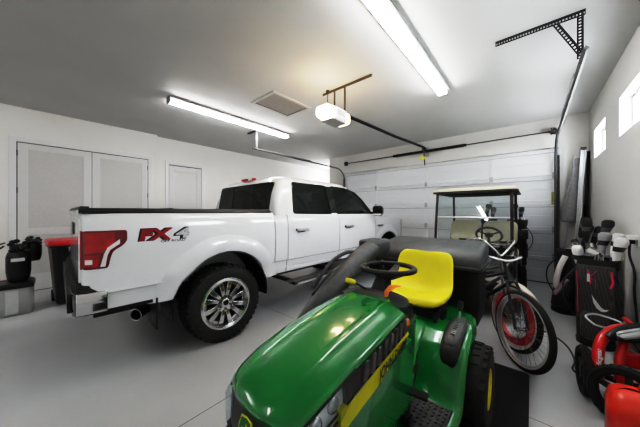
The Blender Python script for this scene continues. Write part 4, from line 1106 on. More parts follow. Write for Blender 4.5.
# roof
bm = B(); rr = []
for z, q in ((1.695, .02), (1.70, .0), (1.725, .0), (1.748, .03), (1.762, .12), (1.768, .28)):
    rr.append([(x, y, z) for x, y in rrect(-.56 + q, .56 - q, -.56 + q, .82 - q, .12, 6)])
loft(bm, rr); rf = obj('roof', bm, cream, gc, smooth=50)
bm = B(); loft(bm, [[(x, y, z) for x, y in rrect(-.565 + q, .565 - q, -.565 + q, .825 - q, .12, 6)] for z, q in ((1.682, .01), (1.684, .0), (1.706, .0))]); obj('roof_rim', bm, black_plastic, gc, smooth=40)
bm = B()
for y in (-.3, -.05, .2, .45): box(bm, -.48, .48, y - .015, y + .015, 1.668, 1.684)
obj('roof_rib', bm, dark_grey, gc)
# windshield: two panes in a frame
ws = glass_mat('windshield_clear', (.88, .92, .92), 1.8)
bm = B(); loft(bm, [[(x, -.545 + (z - .9) * .123, z) for x, z in ((-.47, .90), (.47, .90), (.47, 1.285), (-.47, 1.285))], [(x, -.539 + (z - .9) * .123, z) for x, z in ((-.47, .90), (.47, .90), (.47, 1.285), (-.47, 1.285))]]); obj('windshield', bm, ws, gc)
bm = B(); loft(bm, [[(x, -.545 + (z - .9) * .123, z) for x, z in ((-.47, 1.31), (.47, 1.31), (.47, 1.67), (-.47, 1.67))], [(x, -.539 + (z - .9) * .123, z) for x, z in ((-.47, 1.31), (.47, 1.31), (.47, 1.67), (-.47, 1.67))]]); obj('windshield', bm, ws, gc)
bm = B(); tube(bm, [(-.49, -.505, 1.297), (.49, -.505, 1.297)], .012, 8); obj('windshield_hinge_bar', bm, alu, gc)
# steering
sc2 = Vector((-.24, -.26, .98)); t2 = Euler((R(35), 0, 0)).to_matrix()
sc2 = Vector((.20, -.26, 1.02)); t2 = Euler((R(-48), 0, 0)).to_matrix()
bm = B(); torus(bm, sc2, .165, .017, 'z', 36, 10, t2); ellipsoid(bm, sc2, (.06, .05, .04)); 
for a in (0, 120, 240):
    d = t2 @ Vector((math.cos(R(a + 90)), math.sin(R(a + 90)), 0)); cyl(bm, sc2, sc2 + d * .16, .012, 8)
obj('steering_wheel', bm, black_plastic, gc, smooth=60)
bm = B(); cyl(bm, sc2, (.24, -.50, .78), .02, 10); obj('steering_column', bm, black_plastic, gc)
bm = B(); prism(bm, [(-.56, .86), (-.40, .86), (-.34, .80), (-.42, .66), (-.50, .66)], 'x', -.50, .50); obj('dashboard', bm, dark_grey, gc, bevel=.02)
# rear bag rack
bm = B(); box(bm, -.50, .62, .95, 1.34, .34, .37); tube(bm, [(-.48, .90, .95), (-.48, 1.02, .95), (.48, 1.02, .95), (.48, .90, .95)], .014, 8)
for x in (-.48, .48): tube(bm, [(x, .80, .95), (x, 1.0, .36)], .014, 8); tube(bm, [(x, .9, .95), (x, .72, 1.0)], .014, 8)
obj('bag_rack', bm, black_plastic, gc)
bm = B(); box(bm, .57, .66, .52, .70, .92, 1.08); box(bm, .48, .60, .58, .62, .96, 1.0); obj('side_basket', bm, dark_grey, gc, bevel=.012)
# wheels
def cart_tire():
    bm = B(); r, w, rim = .225, .19, .115; h = w / 2
    lathe(bm, [(rim, -h * .8), (rim + .02, -h * .95), (r - .04, -h), (r - .01, -h * .8), (r, -h * .5), (r, h * .5), (r - .01, h * .8), (r - .04, h), (rim + .02, h * .95), (rim, h * .8)], (0, 0, 0), 'x', 36, True)
    for k in range(24):
        M = Matrix.Rotation(2 * PI * k / 24, 4, 'X')
        for x in (-.055, .0, .055): box(bm, x - .022, x + .022, -.02, .02, r - .01, r + .005, M)
    return bm
e = part_empty('wheel', gc, (.545, .50, .23)); obj('tire', cart_tire(), rubber, e, smooth=35)
bm = B(); lathe(bm, [(.118, .07), (.117, .088), (.105, .088), (.09, .05), (.05, .05), (.045, .075), (0, .078)], (0, 0, 0), 'x', 28); obj('hub_cap', bm, dsteel, e, smooth=40)
for x, y in ((-.545, .50), (.50, -.80), (-.50, -.80)):
    c = copy_tree(e, gc); c.location = (x, y, .23); c.rotation_euler = (0, 0, 0 if x > 0 else PI)

# ================================================================ GOLF BAGS
bagm = mat('bag_black', (.016, .016, .018), .6, 0, 0, .35, 60, .4, 120)
greyf = mat('bag_grey', (.30, .30, .32), .7, 0, 0, .15, 25); whitef = mat('bag_white', (.66, .66, .67), .55, 0, 0, .04)
pink = mat('trim_pink', (.70, .03, .12), .5)
def weave_mat():
    m = bpy.data.materials.new('bag_carbon_weave'); m.use_nodes = True; nt = m.node_tree; b = nt.nodes['Principled BSDF']; N = nt.nodes.new; L = nt.links.new
    tc = N('ShaderNodeTexCoord'); mp = N('ShaderNodeMapping'); mp.inputs['Rotation'].default_value = (R(35), R(20), R(30)); L(tc.outputs['Object'], mp.inputs['Vector'])
    ck = N('ShaderNodeTexChecker'); ck.inputs['Scale'].default_value = 120; L(mp.outputs[0], ck.inputs['Vector'])
    ck.inputs['Color1'].default_value = (.012, .012, .013, 1); ck.inputs['Color2'].default_value = (.09, .09, .095, 1)
    L(ck.outputs['Color'], b.inputs['Base Color']); b.inputs['Roughness'].default_value = .5
    return m
weave = weave_mat()
def golf_bag(label, loc, rz, lean, h=.86, r=.135, m=bagm, panel=None, trim=None, rest=(0, 0), group=None):
    t = thing('golf_bag', label, 'golf bag', loc, rot=(R(lean[0]), R(lean[1]), rz), group=group)
    def el(z, a, b_, n=24, dy=0): return [(a * math.cos(2 * PI * k / n), b_ * math.sin(2 * PI * k / n) + dy, z) for k in range(n)]
    bm = B(); loft(bm, [el(.03, r * .86, r * .80), el(.10, r * .88, r * .84), el(.3, r * .90, r * .86), el(.55, r * .92, r * .88), el(h - .14, r * .96, r * .92), el(h - .1, r, r * .95)]); obj('body', bm, m, t, smooth=50)
    bm = B(); loft(bm, [el(0, r * .9, r * .84), el(.05, r * .92, r * .86), el(.06, r * .89, r * .83)]); obj('base', bm, black_plastic, t, smooth=30)
    bm = B(); loft(bm, [el(h - .11, r * .99, r * .95), el(h - .10, r * 1.05, r), el(h - .01, r * 1.10, r * 1.04), el(h, r * 1.08, r * 1.02), el(h - .005, r * .98, r * .92), el(h - .06, r * .94, r * .88)], True, True); obj('top_cuff', bm, trim or m, t, smooth=40)
    bm = B()
    for x in (-.33, .33): box(bm, (x - .02) * r * 2, (x + .02) * r * 2, -r * .9, r * .9, h - .03, h - .008)
    obj('divider', bm, black_plastic, t)
    # ball pocket on the front and a long garment pocket at the side
    bm = B(); loft(bm, [[(x, -r * .70 + (y - .0), z) for x, y in rrect(-r * .66 * q, r * .66 * q, -.085 * q, .03, .025, 3)] for z, q in ((.09, .7), (.12, 1), (.36, 1), (.42, .75))]); obj('ball_pocket', bm, panel or m, t, smooth=50)
    bm = B(); loft(bm, [[(x + r * .82, y, z) for x, y in rrect(-.03, .055 * q, -.075 * q, .075 * q, .02, 3)] for z, q in ((.14, .6), (.18, 1), (.58, 1), (.66, .6))]); obj('side_pocket', bm, panel or m, t, smooth=50)
    bm = B(); tube(bm, smooth_path([(-r * .9, 0, h - .12), (-r * 1.5, -.02, h - .28), (-r * 1.45, -.03, h - .45), (-r * .95, 0, .25)], 5), .018, 8, flat=.4); obj('strap', bm, black_plastic, t, smooth=60)
    return t
def club(loc, rot, L, kind, label, group, m=None):
    t = thing('golf_club', label, 'golf club', loc, rot=rot, group=group)
    bm = B(); cyl(bm, (0, 0, 0), (0, 0, L), .006, 8); obj('shaft', bm, steel, t, smooth=60)
    if kind == 'iron':
        bm = B(); loft(bm, [[(x, y + off, L + z) for x, z in ((-.008, -.01), (.02, -.025), (.075, .0), (.08, .035), (.055, .05), (.0, .012))] for y, off in ((0, -.008), (0, .008))]); obj('head', bm, chrome, t, bevel=.003)
    elif kind == 'cover':
        bm = B(); loft(bm, [[(.02 * f + a * math.cos(q), b_ * math.sin(q), L + z) for q in [2 * PI * k / 16 for k in range(16)]] for f, a, b_, z in ((0, .018, .018, -.16), (0, .026, .026, -.12), (0, .032, .03, -.04), (.6, .042, .038, .02), (1, .052, .045, .06), (1, .050, .042, .10), (1, .030, .026, .12))]); hc = obj('head_cover', bm, m, t, smooth=60)
        bm = B(); loft(bm, [[(.02 * f + a * math.cos(q), b_ * math.sin(q), L + z) for q in [2 * PI * k / 16 for k in range(16)]] for f, a, b_, z in ((.15, .0365, .034, -.02), (.6, .0435, .0395, .02), (.7, .0460, .0415, .03))], True, False); obj('cover_band', bm, mat('cover_grey', (.12, .12, .125), .6) if m == bagm else bagm, hc, smooth=60)
    else:
        bm = B(); ellipsoid(bm, (.035, 0, L + .02), (.055, .045, .03)); obj('head', bm, m or black_gloss, t, smooth=180)
    bm = B(); 
    return t
# two bags strapped to the back of the cart
golf_bag('black golf bag strapped on the cart rear, nearer the right wall', (-.20, 6.04, .385), R(160), (-2, 0), .85, .145)
golf_bag('black golf bag strapped on the cart rear, nearer the truck', (-.66, 6.04, .385), R(180), (-2, 0), .85, .125)
for bx, nm in ((-.20, 'nearer the right wall'), (-.66, 'nearer the truck')):
    for k, (dx, dy, L, kind) in enumerate(((-.06, .03, .62, 'cover'), (.05, .05, .56, 'cover'), (.0, -.04, .46, 'iron'), (.07, -.03, .44, 'iron'))):
        lab = {0: 'tallest covered golf club', 1: 'shorter covered golf club', 2: 'golf iron standing at the middle', 3: 'golf iron standing at the edge'}[k]
        club((bx + dx, 6.04 + dy, .80), (R(1), R(random.uniform(-6, 10)), R(60 * k)), L, kind, '%s in the cart bag %s' % (lab, nm), 'golf clubs on the cart', bagm)
# bags standing by the right wall
def stand_clubs(t, h, specs, where):
    M = Matrix.Translation(t.location) @ t.rotation_euler.to_matrix().to_4x4()
    for lab, dx, dy, L, kind, m, rx, ry, rz in specs:
        p = M @ Vector((dx, dy, .25))
        q = t.rotation_euler.to_matrix() @ Euler((R(rx), R(ry), R(rz))).to_matrix()
        club(p, q.to_euler(), L, kind, lab + ' ' + where, 'golf clubs by the right wall', m)
b1 = golf_bag('black woven golf bag with pink zips and white swoosh by the right wall', (.50, 3.80, .0), R(-8), (0, 0), .90, .155, bagm, weave, bagm)
bm = B(); el = lambda z, q=1: [(.142 * q * math.cos(R(a)), -.150 * q * 1.02 + .05 * (1 - math.sin(R(-a))) * q - .002, z) for a in range(-160, -19, 14)]
sp = [[(x, y, z) for x, y in rrect(-.135 * q, .135 * q, -.185 * q, -.06, .05, 5)] for z, q in ((.30, .9), (.34, 1), (.80, 1), (.84, .96))]
loft(bm, sp); obj('apparel_pocket', bm, weave, b1, smooth=50)
YF = -.187
def stripe(name, pts, w, m):
    bm = B(); tube(bm, [(x, YF, z) for x, z in pts], w, 6, flat=.4); return obj(name, bm, m, b1)
stripe('zip_pull', [(-.05, .80), (-.035, .72), (-.03, .66)], .006, pink); stripe('zip_pull', [(-.03, .74), (.0, .78), (.01, .80)], .006, pink); stripe('zip_pull', [(-.035, .72), (.0, .70), (.005, .62)], .005, pink)
stripe('zip_pull', [(.105, .80), (.115, .70), (.10, .64)], .008, pink); stripe('zip_line', [(-.125, .78), (-.12, .5), (-.115, .36)], .003, pink)
bm = B(); prism(bm, [(-.055, .68), (-.035, .68), (-.035, .76), (-.055, .76)], 'y', YF - .003, YF); obj('white_tag', bm, whitef, b1)
# swoosh
sw_ = [(-.048, .080), (-.036, .0), (-.014, -.048), (.014, -.072), (.046, -.066), (.066, -.040), (.038, -.048), (.018, -.036), (-.004, .0), (-.026, .038)]
bm = B(); f = bm.faces.new([bm.verts.new((x + .025, YF - .003, .475 + z)) for x, z in sw_]); bmesh.ops.triangulate(bm, faces=[f])
so = obj('swoosh', bm, whitef, b1); md = so.modifiers.new('s', 'SOLIDIFY'); md.thickness = .002
stand_clubs(b1, .9, (
    ('white putter cover lying toward the garage door', -.09, .03, .66, 'cover', whitef, -4, -9, 100), ('grey padded driver cover', .02, .05, .80, 'cover', greyf, -3, 3, 20), ('white and grey wood cover', .09, .02, .76, 'cover', whitef, 0, 5, -30),
    ('iron club with bare chrome head at front', -.05, -.07, .70, 'iron', None, 4, -6, 200), ('iron club with chrome head beside the wall', .08, -.06, .69, 'iron', None, 4, 4, 160), ('second bare chrome iron', .02, -.08, .71, 'iron', None, 5, 0, 180)), 'in the black woven bag')
b2 = golf_bag('black golf bag with white shoulder strap standing farthest along the right wall', (.33, 4.75, 0), R(-20), (0, 6), .86, .145, bagm, bagm, bagm)
stand_clubs(b2, .86, (
    ('tall black peaked cover', .02, .03, .96, 'cover', bagm, 0, 2, 0), ('black driver cover leaning left', -.07, .0, .88, 'cover', bagm, 2, -12, 180), ('small black wood cover', .08, .04, .86, 'cover', bagm, 0, 7, 30),
    ('chrome iron pointing toward the garage door', -.08, -.05, .74, 'iron', None, 3, -12, 200), ('chrome iron in the middle', -.02, -.07, .72, 'iron', None, 6, -4, 170), ('chrome iron nearest the wall', .05, -.06, .70, 'iron', None, 6, 5, 150)), 'in the bag with the white strap')
b3 = golf_bag('black golf bag squeezed between the woven bag and the white-strapped bag', (.555, 4.30, 0), R(-5), (0, 2), .88, .14, bagm, bagm, greyf)
stand_clubs(b3, .88, (('black hooded cover', -.06, .0, .93, 'cover', bagm, 0, -6, 60), ('large black driver cover', .03, .04, .92, 'cover', bagm, 0, 1, 0), ('white and grey padded cover', .08, -.02, .78, 'cover', whitef, 3, 4, -20), ('chrome iron', -.03, -.07, .72, 'iron', None, 5, -3, 180)), 'in the black bag squeezed between the others')
# white shoulder strap pads and hanging towel on bag 2
bm = B(); tube(bm, smooth_path([(-.02, -.15, .80), (-.05, -.20, .62), (-.06, -.19, .42), (-.04, -.15, .25)], 6), .032, 8, flat=.45); obj('shoulder_strap', bm, whitef, b2, smooth=60)
tw = mat('towel_mauve', (.14, .10, .12), .9, noise=.4, nscale=50)
bm = B(); loft(bm, [[(.215 + .015 * math.sin(k * 2.1) , 3.98 + k * .03, z + .012 * math.sin(k * 1.7)) for k in range(7)] + [(.205 + .015 * math.sin(k * 2.1), 3.985 + k * .03, z + .012 * math.sin(k * 1.7)) for k in range(6, -1, -1)] for z in (.40, .46, .52, .58)])
for v in bm.verts: v.co.x += (v.co.z - .40) * .55
tag(obj('golf_towel', bm, tw, smooth=60), 'dark mauve towel hanging from the golf bags', 'towel')
# things leaning in the corner
t = thing('ladder_rail', 'long pale metal rail leaning in the corner by the garage door', 'rail', (.55, 6.02, 0), rot=(R(-5), R(3), 0))
bm = B(); box(bm, -.03, -.024, -.03, .03, 0, 2.5); box(bm, -.03, .03, .024, .03, 0, 2.5); box(bm, .024, .03, -.03, .03, 0, 2.5); obj('channel', bm, alu, t)
bm = B(); box(bm, -.034, .034, -.034, .034, 2.48, 2.52); obj('end_cap', bm, dark_grey, t)
t = thing('folded_awning', 'grey folded fabric bundle on a pole leaning in the corner', 'awning', (.40, 6.27, 0), rot=(R(-1), R(4.5), 0))
bm = B(); cyl(bm, (0, 0, 0), (0, 0, 2.4), .014, 10); obj('pole', bm, alu, t)
bm = B(); n = 18
loft(bm, [[((a + .02 * math.sin(k * 2.4 + z * 3)) * math.cos(2 * PI * k / n) + .03, (b_ + .01 * math.sin(k * 3.1)) * math.sin(2 * PI * k / n), z) for k in range(n)] for z, a, b_ in ((1.2, .10, .05), (1.25, .12, .06), (1.5, .10, .05), (1.8, .07, .045), (2.1, .055, .04), (2.35, .035, .03))]); obj('fabric', bm, greyf, t, smooth=80)
t = thing('black_pole', 'black pole leaning against the right wall in the corner', 'pole', (.68, 6.27, 0), rot=(R(-1.5), R(1.8), 0))
bm = B(); cyl(bm, (0, 0, 0), (0, 0, 2.45), .022, 12); obj('shaft', bm, black_plastic, t, smooth=60)
bm = B(); cyl(bm, (0, 0, 1.1), (0, 0, 1.5), .028, 12); obj('grip', bm, rubber, t, smooth=60)

# ================================================================ BICYCLES
navy = mat('bike_navy', (.02, .022, .035), .25, 0, .6, .1); creamp = mat('bike_cream', (.50, .44, .36), .3, 0, .5, .08); redp = mat('bike_red', (.62, .025, .03), .3, 0, .4, .06); wwall = mat('whitewall', (.66, .63, .58), .6)
def bike_wheel(parent, loc, rz, r, rimm, wall, fend=None, extra=None):
    e = part_empty('wheel', parent, loc, (0, 0, rz))      # axle along local y
    bm = B(); torus(bm, (0, 0, 0), r - .024, .025, 'y', 56, 12); obj('tire', bm, rubber, e, smooth=80)
    if wall:
        bm = B()
        for s in (-1, 1): torus(bm, (0, s * .016, 0), r - .036, .0085, 'y', 56, 6)
        obj('whitewall', bm, wall, e, smooth=80)
    bm = B(); lathe(bm, [(r - .045, -.014), (r - .052, -.016), (r - .062, -.010), (r - .064, 0), (r - .062, .010), (r - .052, .016), (r - .045, .014)], (0, 0, 0), 'y', 56, True); obj('rim', bm, rimm, e, smooth=60)
    bm = B(); cyl(bm, (0, -.045, 0), (0, .045, 0), .012, 12); lathe(bm, [(.024, -.032), (.024, -.026), (.016, -.02), (.016, .02), (.024, .026), (.024, .032)], (0, 0, 0), 'y', 16); obj('hub', bm, chrome, e, smooth=40)
    bm = B()
    for k in range(32):
        a = 2 * PI * k / 32; s = 1 if k % 2 else -1; a2 = a + (R(55) if (k // 2) % 2 else -R(55))
        tube(bm, [(.022 * math.cos(a2), s * .028, .022 * math.sin(a2)), ((r - .06) * math.cos(a), 0, (r - .06) * math.sin(a))], .0015, 4, False)
    obj('spokes', bm, chrome, e)
    return e
def bicycle(label, hub, ang, steer, lean, fm, r, rimm, wall, fendm, guard=None, rise=0.0):
    """ang: heading angle of the frame (deg), front hub on the ground point below hub"""
    root = thing('bicycle', label, 'bicycle', (hub[0], hub[1], 0), rot=Euler((R(-lean), 0, R(ang)), 'XYZ'))   # local x = forward, roll about x
    wb = 1.06
    st = part_empty('front_fork', root, (0, 0, 0))
    # steering axis through (-.13, 0, .62); rotate the fork group about it
    ax = Vector((-.34, 0, 1)).normalized(); piv = Vector((-.16, 0, .66))
    Mst = Matrix.Translation(piv) @ Matrix.Rotation(R(steer), 4, ax) @ Matrix.Translation(-piv)
    st.matrix_local = Mst
    def sub(name, bm, m, **k): return obj(name, bm, m, st, **k)
    e = bike_wheel(root, (0, 0, r), 0, r, rimm, wall); e.matrix_local = Mst @ Matrix.Translation((0, 0, r))
    if guard:
        bm = B(); lathe(bm, [(r - .068, -.012), (r - .068, .012), (r - .125, .02), (r - .125, -.02)], (0, 0, 0), 'y', 48, True); obj('spoke_guard', bm, guard, e, smooth=40)
    bm = B()
    for s in (-1, 1): tube(bm, smooth_path([(-.0, s * .055, r), (-.05, s * .055, r + .18), (-.105, s * .05, r + .34), (-.13, s * .035, r + .40)], 4), .012, 8)
    tube(bm, [(-.13, -.05, r + .40), (-.13, .05, r + .40)], .015, 8); tube(bm, [(-.13, 0, r + .40), (-.22, 0, .88), (-.235, 0, .93)], .017, 10); sub('fork_blades', bm, fm, smooth=60)
    bm = B(); tube(bm, smooth_path([(-.54, -.25, .94 + rise), (-.42, -.24, .94 + rise), (-.26, -.19, .96 + rise), (-.20, -.07, .93 + rise * .4), (-.20, 0, .92), (-.20, .07, .93 + rise * .4), (-.26, .19, .96 + rise), (-.42, .24, .94 + rise), (-.54, .25, .94 + rise)], 5), .0115, 8); sub('handlebar', bm, chrome, smooth=60)
    for s in (-1, 1):
        bm = B(); tube(bm, [(-.44, s * .242, .94 + rise), (-.56, s * .251, .94 + rise)], .017, 10); sub('grip', bm, black_plastic, smooth=60)
    if fendm:
        bm = B(); rr = []
        for k in range(25):
            a = R(28 + 152 * k / 24); rr.append([((r + q) * math.cos(a), y, r + (r + q) * math.sin(a)) for y, q in ((-.034, -.005), (-.03, .014), (-.012, .026), (.012, .026), (.03, .014), (.034, -.005), (.026, .008), (.01, .020), (-.01, .020), (-.026, .008))])
        loft(bm, rr); sub('fender', bm, fendm, smooth=60)
        bm = B()
        for s in (-1, 1): tube(bm, [(0, s * .05, r), ((r + .01) * math.cos(R(165)), s * .03, r + (r + .01) * math.sin(R(165)))], .003, 5)
        sub('fender_stay', bm, chrome)
    # frame
    hb_, ht = Vector((-.145, 0, r + .40)), Vector((-.205, 0, .83)); bb = Vector((-.62, 0, .28)); stp = Vector((-.76, 0, .76)); rh = Vector((-wb, 0, r))
    bm = B(); cyl(bm, hb_, ht, .021, 12)
    tube(bm, smooth_path([ht - Vector((.005, 0, .03)), (-.45, 0, .70), stp - Vector((-.03, 0, .10))], 5), .016, 10); tube(bm, smooth_path([hb_, (-.38, 0, .50), bb], 5), .019, 10); cyl(bm, bb, stp, .016, 10)
    for s in (-1, 1): tube(bm, [bb + Vector((0, s * .03, 0)), rh + Vector((0, s * .06, 0))], .010, 8); tube(bm, [stp + Vector((0, s * .02, -.05)), rh + Vector((0, s * .06, 0))], .009, 8)
    cyl(bm, bb - Vector((0, .04, 0)), bb + Vector((0, .04, 0)), .024, 12); obj('frame', bm, fm, root, smooth=60)
    e2 = copy_tree(e, root); e2.matrix_local = Matrix.Translation((-wb, 0, r))
    if fendm:
        bm = B(); rr = []
        for k in range(25):
            a = R(0 + 165 * k / 24); rr.append([(-wb + (r + q) * math.cos(a), y, r + (r + q) * math.sin(a)) for y, q in ((-.034, -.005), (-.03, .014), (-.012, .026), (.012, .026), (.03, .014), (.034, -.005), (.026, .008), (.01, .020), (-.01, .020), (-.026, .008))])
        loft(bm, rr); obj('rear_fender', bm, fendm, root, smooth=60)
    bm = B(); loft(bm, [[(-.66 - d, y * w, .90 + z + .02 * abs(y) * 0) for y, z in ((-1, 0), (-.6, .03), (.6, .03), (1, 0), (.7, -.045), (-.7, -.045))] for d, w in ((0, .03), (.08, .04), (.18, .10), (.26, .12), (.29, .10))]); sd = obj('saddle', bm, black_plastic, root, smooth=60)
    bm = B(); cyl(bm, stp, (-.80, 0, .88), .013, 10); obj('seat_post', bm, chrome, root)
    bm = B(); lathe(bm, [(.085, -.006), (.09, 0), (.085, .006), (.02, .006), (.02, -.006)], (bb.x, -.05, bb.z), 'y', 32, True); tube(bm, [(bb.x, -.06, bb.z), (bb.x + .12, -.07, bb.z - .11)], .010, 8); tube(bm, [(bb.x, .06, bb.z), (bb.x - .12, .07, bb.z + .11)], .010, 8); cr = obj('crank', bm, chrome, root)
    bm = B(); cbox(bm, (bb.x + .12, -.12, bb.z - .11), (.08, .09, .022)); obj('pedal', bm, black_plastic, cr, bevel=.004)
    bm = B(); cbox(bm, (bb.x - .12, .12, bb.z + .11), (.08, .09, .022)); obj('pedal', bm, black_plastic, cr, bevel=.004)
    return root
bicycle('navy bicycle with whitewall tire leaning behind the mower, nearer the camera', (-.085, 2.765), -24, -30, 14, navy, .335, alu, wwall, None)
bicycle('cream fendered bicycle with red wheel guard, behind the navy bicycle', (-.155, 3.09), -24, -28, 14, mat('bike_umber', (.06, .055, .05), .3, 0, .5, .1), .325, alu, wwall, creamp, redp, .13)
# ================================================================ GOLF PUSH CART (folded, red)
pr = mat('push_red', (.62, .012, .016), .28, 0, .6, .06)
pc = thing('golf_push_cart', 'red folded golf push cart with black wheels near the right wall', 'push cart', (.47, 2.70, 0))
def pt(bm, pts, r, flat=1.0, n=6): tube(bm, smooth_path(pts, n), r, 12, flat=flat)
bm = B(); pt(bm, [(-.115, -.10, .20), (-.11, -.06, .34), (-.085, 0, .44), (-.02, .08, .505), (.06, .13, .53)], .032); lt_ = obj('frame_arm', bm, pr, pc, smooth=60)
bm = B(); pt(bm, [(-.01, -.06, .20), (.0, -.02, .34), (.03, .04, .44), (.08, .10, .50)], .028); obj('frame_arm', bm, pr, pc, smooth=60)
bm = B(); pt(bm, [(.09, -.05, .22), (.12, -.02, .34), (.16, .03, .45), (.20, .08, .52)], .026); obj('frame_arm', bm, pr, pc, smooth=60)
bm = B(); box(bm, .02, .10, -.02, .04, .30, .40); box(bm, .05, .14, .0, .05, .33, .37); obj('hinge_block', bm, pr, pc, bevel=.012)
bm = B(); pt(bm, [(-.05, -.01, .47), (.02, .04, .535), (.12, .08, .57), (.22, .10, .575)], .030); obj('handle_bar', bm, black_plastic, pc, smooth=60)
lg = mat('pad_light_grey', (.42, .44, .46), .5)
bm = B(); M = Matrix.Translation((.075, .0, .535)) @ Euler((R(20), R(-24), R(14))).to_matrix().to_4x4()
loft(bm, [[M @ Vector((x, y, z)) for x, y in rrect(-.095 + q, .095 - q, -.032 + q, .032 - q, .028, 5)] for z, q in ((0, .0), (.018, 0), (.026, .008))]); obj('grip_pad', bm, lg, pc, smooth=40)
bm = B(); M = Matrix.Translation((.20, -.02, .57)) @ Euler((R(10), R(-10), R(-20))).to_matrix().to_4x4()
loft(bm, [[M @ Vector((x, y, z)) for x, y in rrect(-.06 + q, .06 - q, -.04 + q, .04 - q, .03, 5)] for z, q in ((0, .0), (.02, 0), (.028, .008))]); obj('grip_pad', bm, lg, pc, smooth=40)
bm = B(); pt(bm, [(-.02, -.03, .49), (.06, -.02, .50), (.14, .0, .53)], .020); pt(bm, [(.06, .0, .50), (.10, -.04, .42), (.12, -.03, .34)], .018); obj('joint', bm, black_plastic, pc, smooth=60)
bm = B(); pt(bm, [(-.13, -.0, .20), (-.0, -.03, .19), (.16, -.03, .19)], .022); pt(bm, [(.0, -.04, .19), (-.02, -.14, .19), (-.02, -.2, .2)], .02); obj('axle_frame', bm, black_plastic, pc, smooth=60)
bm = B(); pt(bm, [(-.10, .14, .50), (-.14, .20, .535), (-.08, .26, .55), (.03, .24, .535), (.05, .18, .52), (-.04, .13, .50), (-.10, .14, .50)], .008); obj('brake_loop', bm, lg, pc, smooth=60)
bm = B(); pt(bm, [(.05, .17, .59), (.10, .13, .55), (.15, .11, .60), (.20, .12, .62)], .016); obj('scorecard_arm', bm, pr, pc, smooth=60)
tx = text('maker_name', 'clicgear', .036, whitef, pc, (-.101, -.118, .285), (.034, .275, .96), (-.98, .2, 0), .0008, .001, 0, .13)
def pwheel(loc, rot, r=.175, w=.058):
    e = part_empty('wheel', pc, loc, rot); h = w / 2
    bm = B(); lathe(bm, [(r - .055, -h * .7), (r - .045, -h), (r - .012, -h), (r, -h * .55), (r, h * .55), (r - .012, h), (r - .045, h), (r - .055, h * .7)], (0, 0, 0), 'x', 40, True)
    for k in range(30):
        M = Matrix.Rotation(2 * PI * k / 30, 4, 'X'); box(bm, -h * .5, h * .5, -.007, .007, r - .006, r + .003, M)
    obj('tire', bm, rubber, e, smooth=40)
    bm = B()
    for k in range(5):
        M = Matrix.Rotation(2 * PI * k / 5, 4, 'X'); box(bm, -h * .55, h * .55, -.015, .015, .0, r - .05, M)
    cyl(bm, (-h * .9, 0, 0), (h * .9, 0, 0), .032, 16); obj('rim', bm, dark_grey, e)
    return e
pwheel((-.165, .02, .178), (0, 0, R(4))); pwheel((-.005, -.235, .19), (R(0), R(10), R(70)), .185, .065); 
e = pwheel((.20, .10, .178), (0, 0, R(-8)))
# ================================================================ GAS CAN
rc = mat('can_red', (.72, .035, .012), .38, 0, .2, .06)
gcan = thing('gas_can', 'red plastic gas can on the floor in front of the push cart', 'gas can', (.49, 2.13, 0), R(-6))
bm = B(); rr = []
for z, q in ((0, .02), (.012, .004), (.03, 0), (.14, 0), (.15, .006), (.165, .006), (.175, 0), (.30, 0), (.355, .012), (.385, .035), (.40, .075)):
    rr.append([(x, y, z + (.03 * max(0, x / .17) if z > .3 else 0)) for x, y in rrect(-.17 + q, .17 - q, -.115 + q, .115 - q, .05, 6)])
loft(bm, rr); cb_ = obj('can_body', bm, rc, gcan, smooth=45)
bm = B(); tube(bm, smooth_path([(-.04, .03, .39), (-.02, .03, .43), (.05, .03, .44), (.10, .03, .44), (.13, .03, .41)], 5), .018, 10); obj('carry_handle', bm, rc, gcan, smooth=60)
bm = B(); lathe(bm, [(.032, .0), (.034, .04), (.028, .045), (.016, .06), (.013, .14)], (.10, -.05, .40), 'z', 20); obj('spout', bm, black_plastic, gcan, smooth=40)
# ================================================================ WALL OUTLET, CHARGER, CORDS
t = thing('wall_outlet', 'white wall outlet box with a black plug on the right wall', 'outlet', (.775, 3.80, 1.10))
bm = B(); box(bm, -.008, 0, -.05, .05, -.06, .06); obj('cover_plate', bm, vinyl, t, bevel=.003)
bm = B(); box(bm, -.07, -.006, -.06, .09, .01, .05); obj('surge_strip', bm, vinyl, t, bevel=.005)
bm = B(); box(bm, -.06, -.01, .02, .07, -.035, .012); obj('plug', bm, black_plastic, t, bevel=.005)
bm = B(); tube(bm, smooth_path([(.735, 3.845, 1.07), (.725, 3.80, .95), (.74, 3.72, .80), (.735, 3.70, .62), (.745, 3.68, .40), (.74, 3.60, .10)], 8), .0095, 8)
tag(obj('charger_cord', bm, black_plastic, smooth=60), 'black cord hanging down the right wall from the outlet', 'cord')
bm = B(); tube(bm, smooth_path([(-.05, 3.75, .008), (.05, 3.82, .008), (.17, 3.75, .008), (.27, 3.55, .008), (.30, 3.25, .008), (.27, 3.05, .008), (.33, 2.98, .008), (.38, 3.12, .03), (.33, 3.2, .06), (.29, 3.08, .05), (.31, 2.96, .03), (.36, 2.93, .008)], 8), .0075, 8)
tag(obj('extension_cord', bm, black_plastic, smooth=60), 'black power cord snaking across the grey floor beside the bicycles', 'cord')
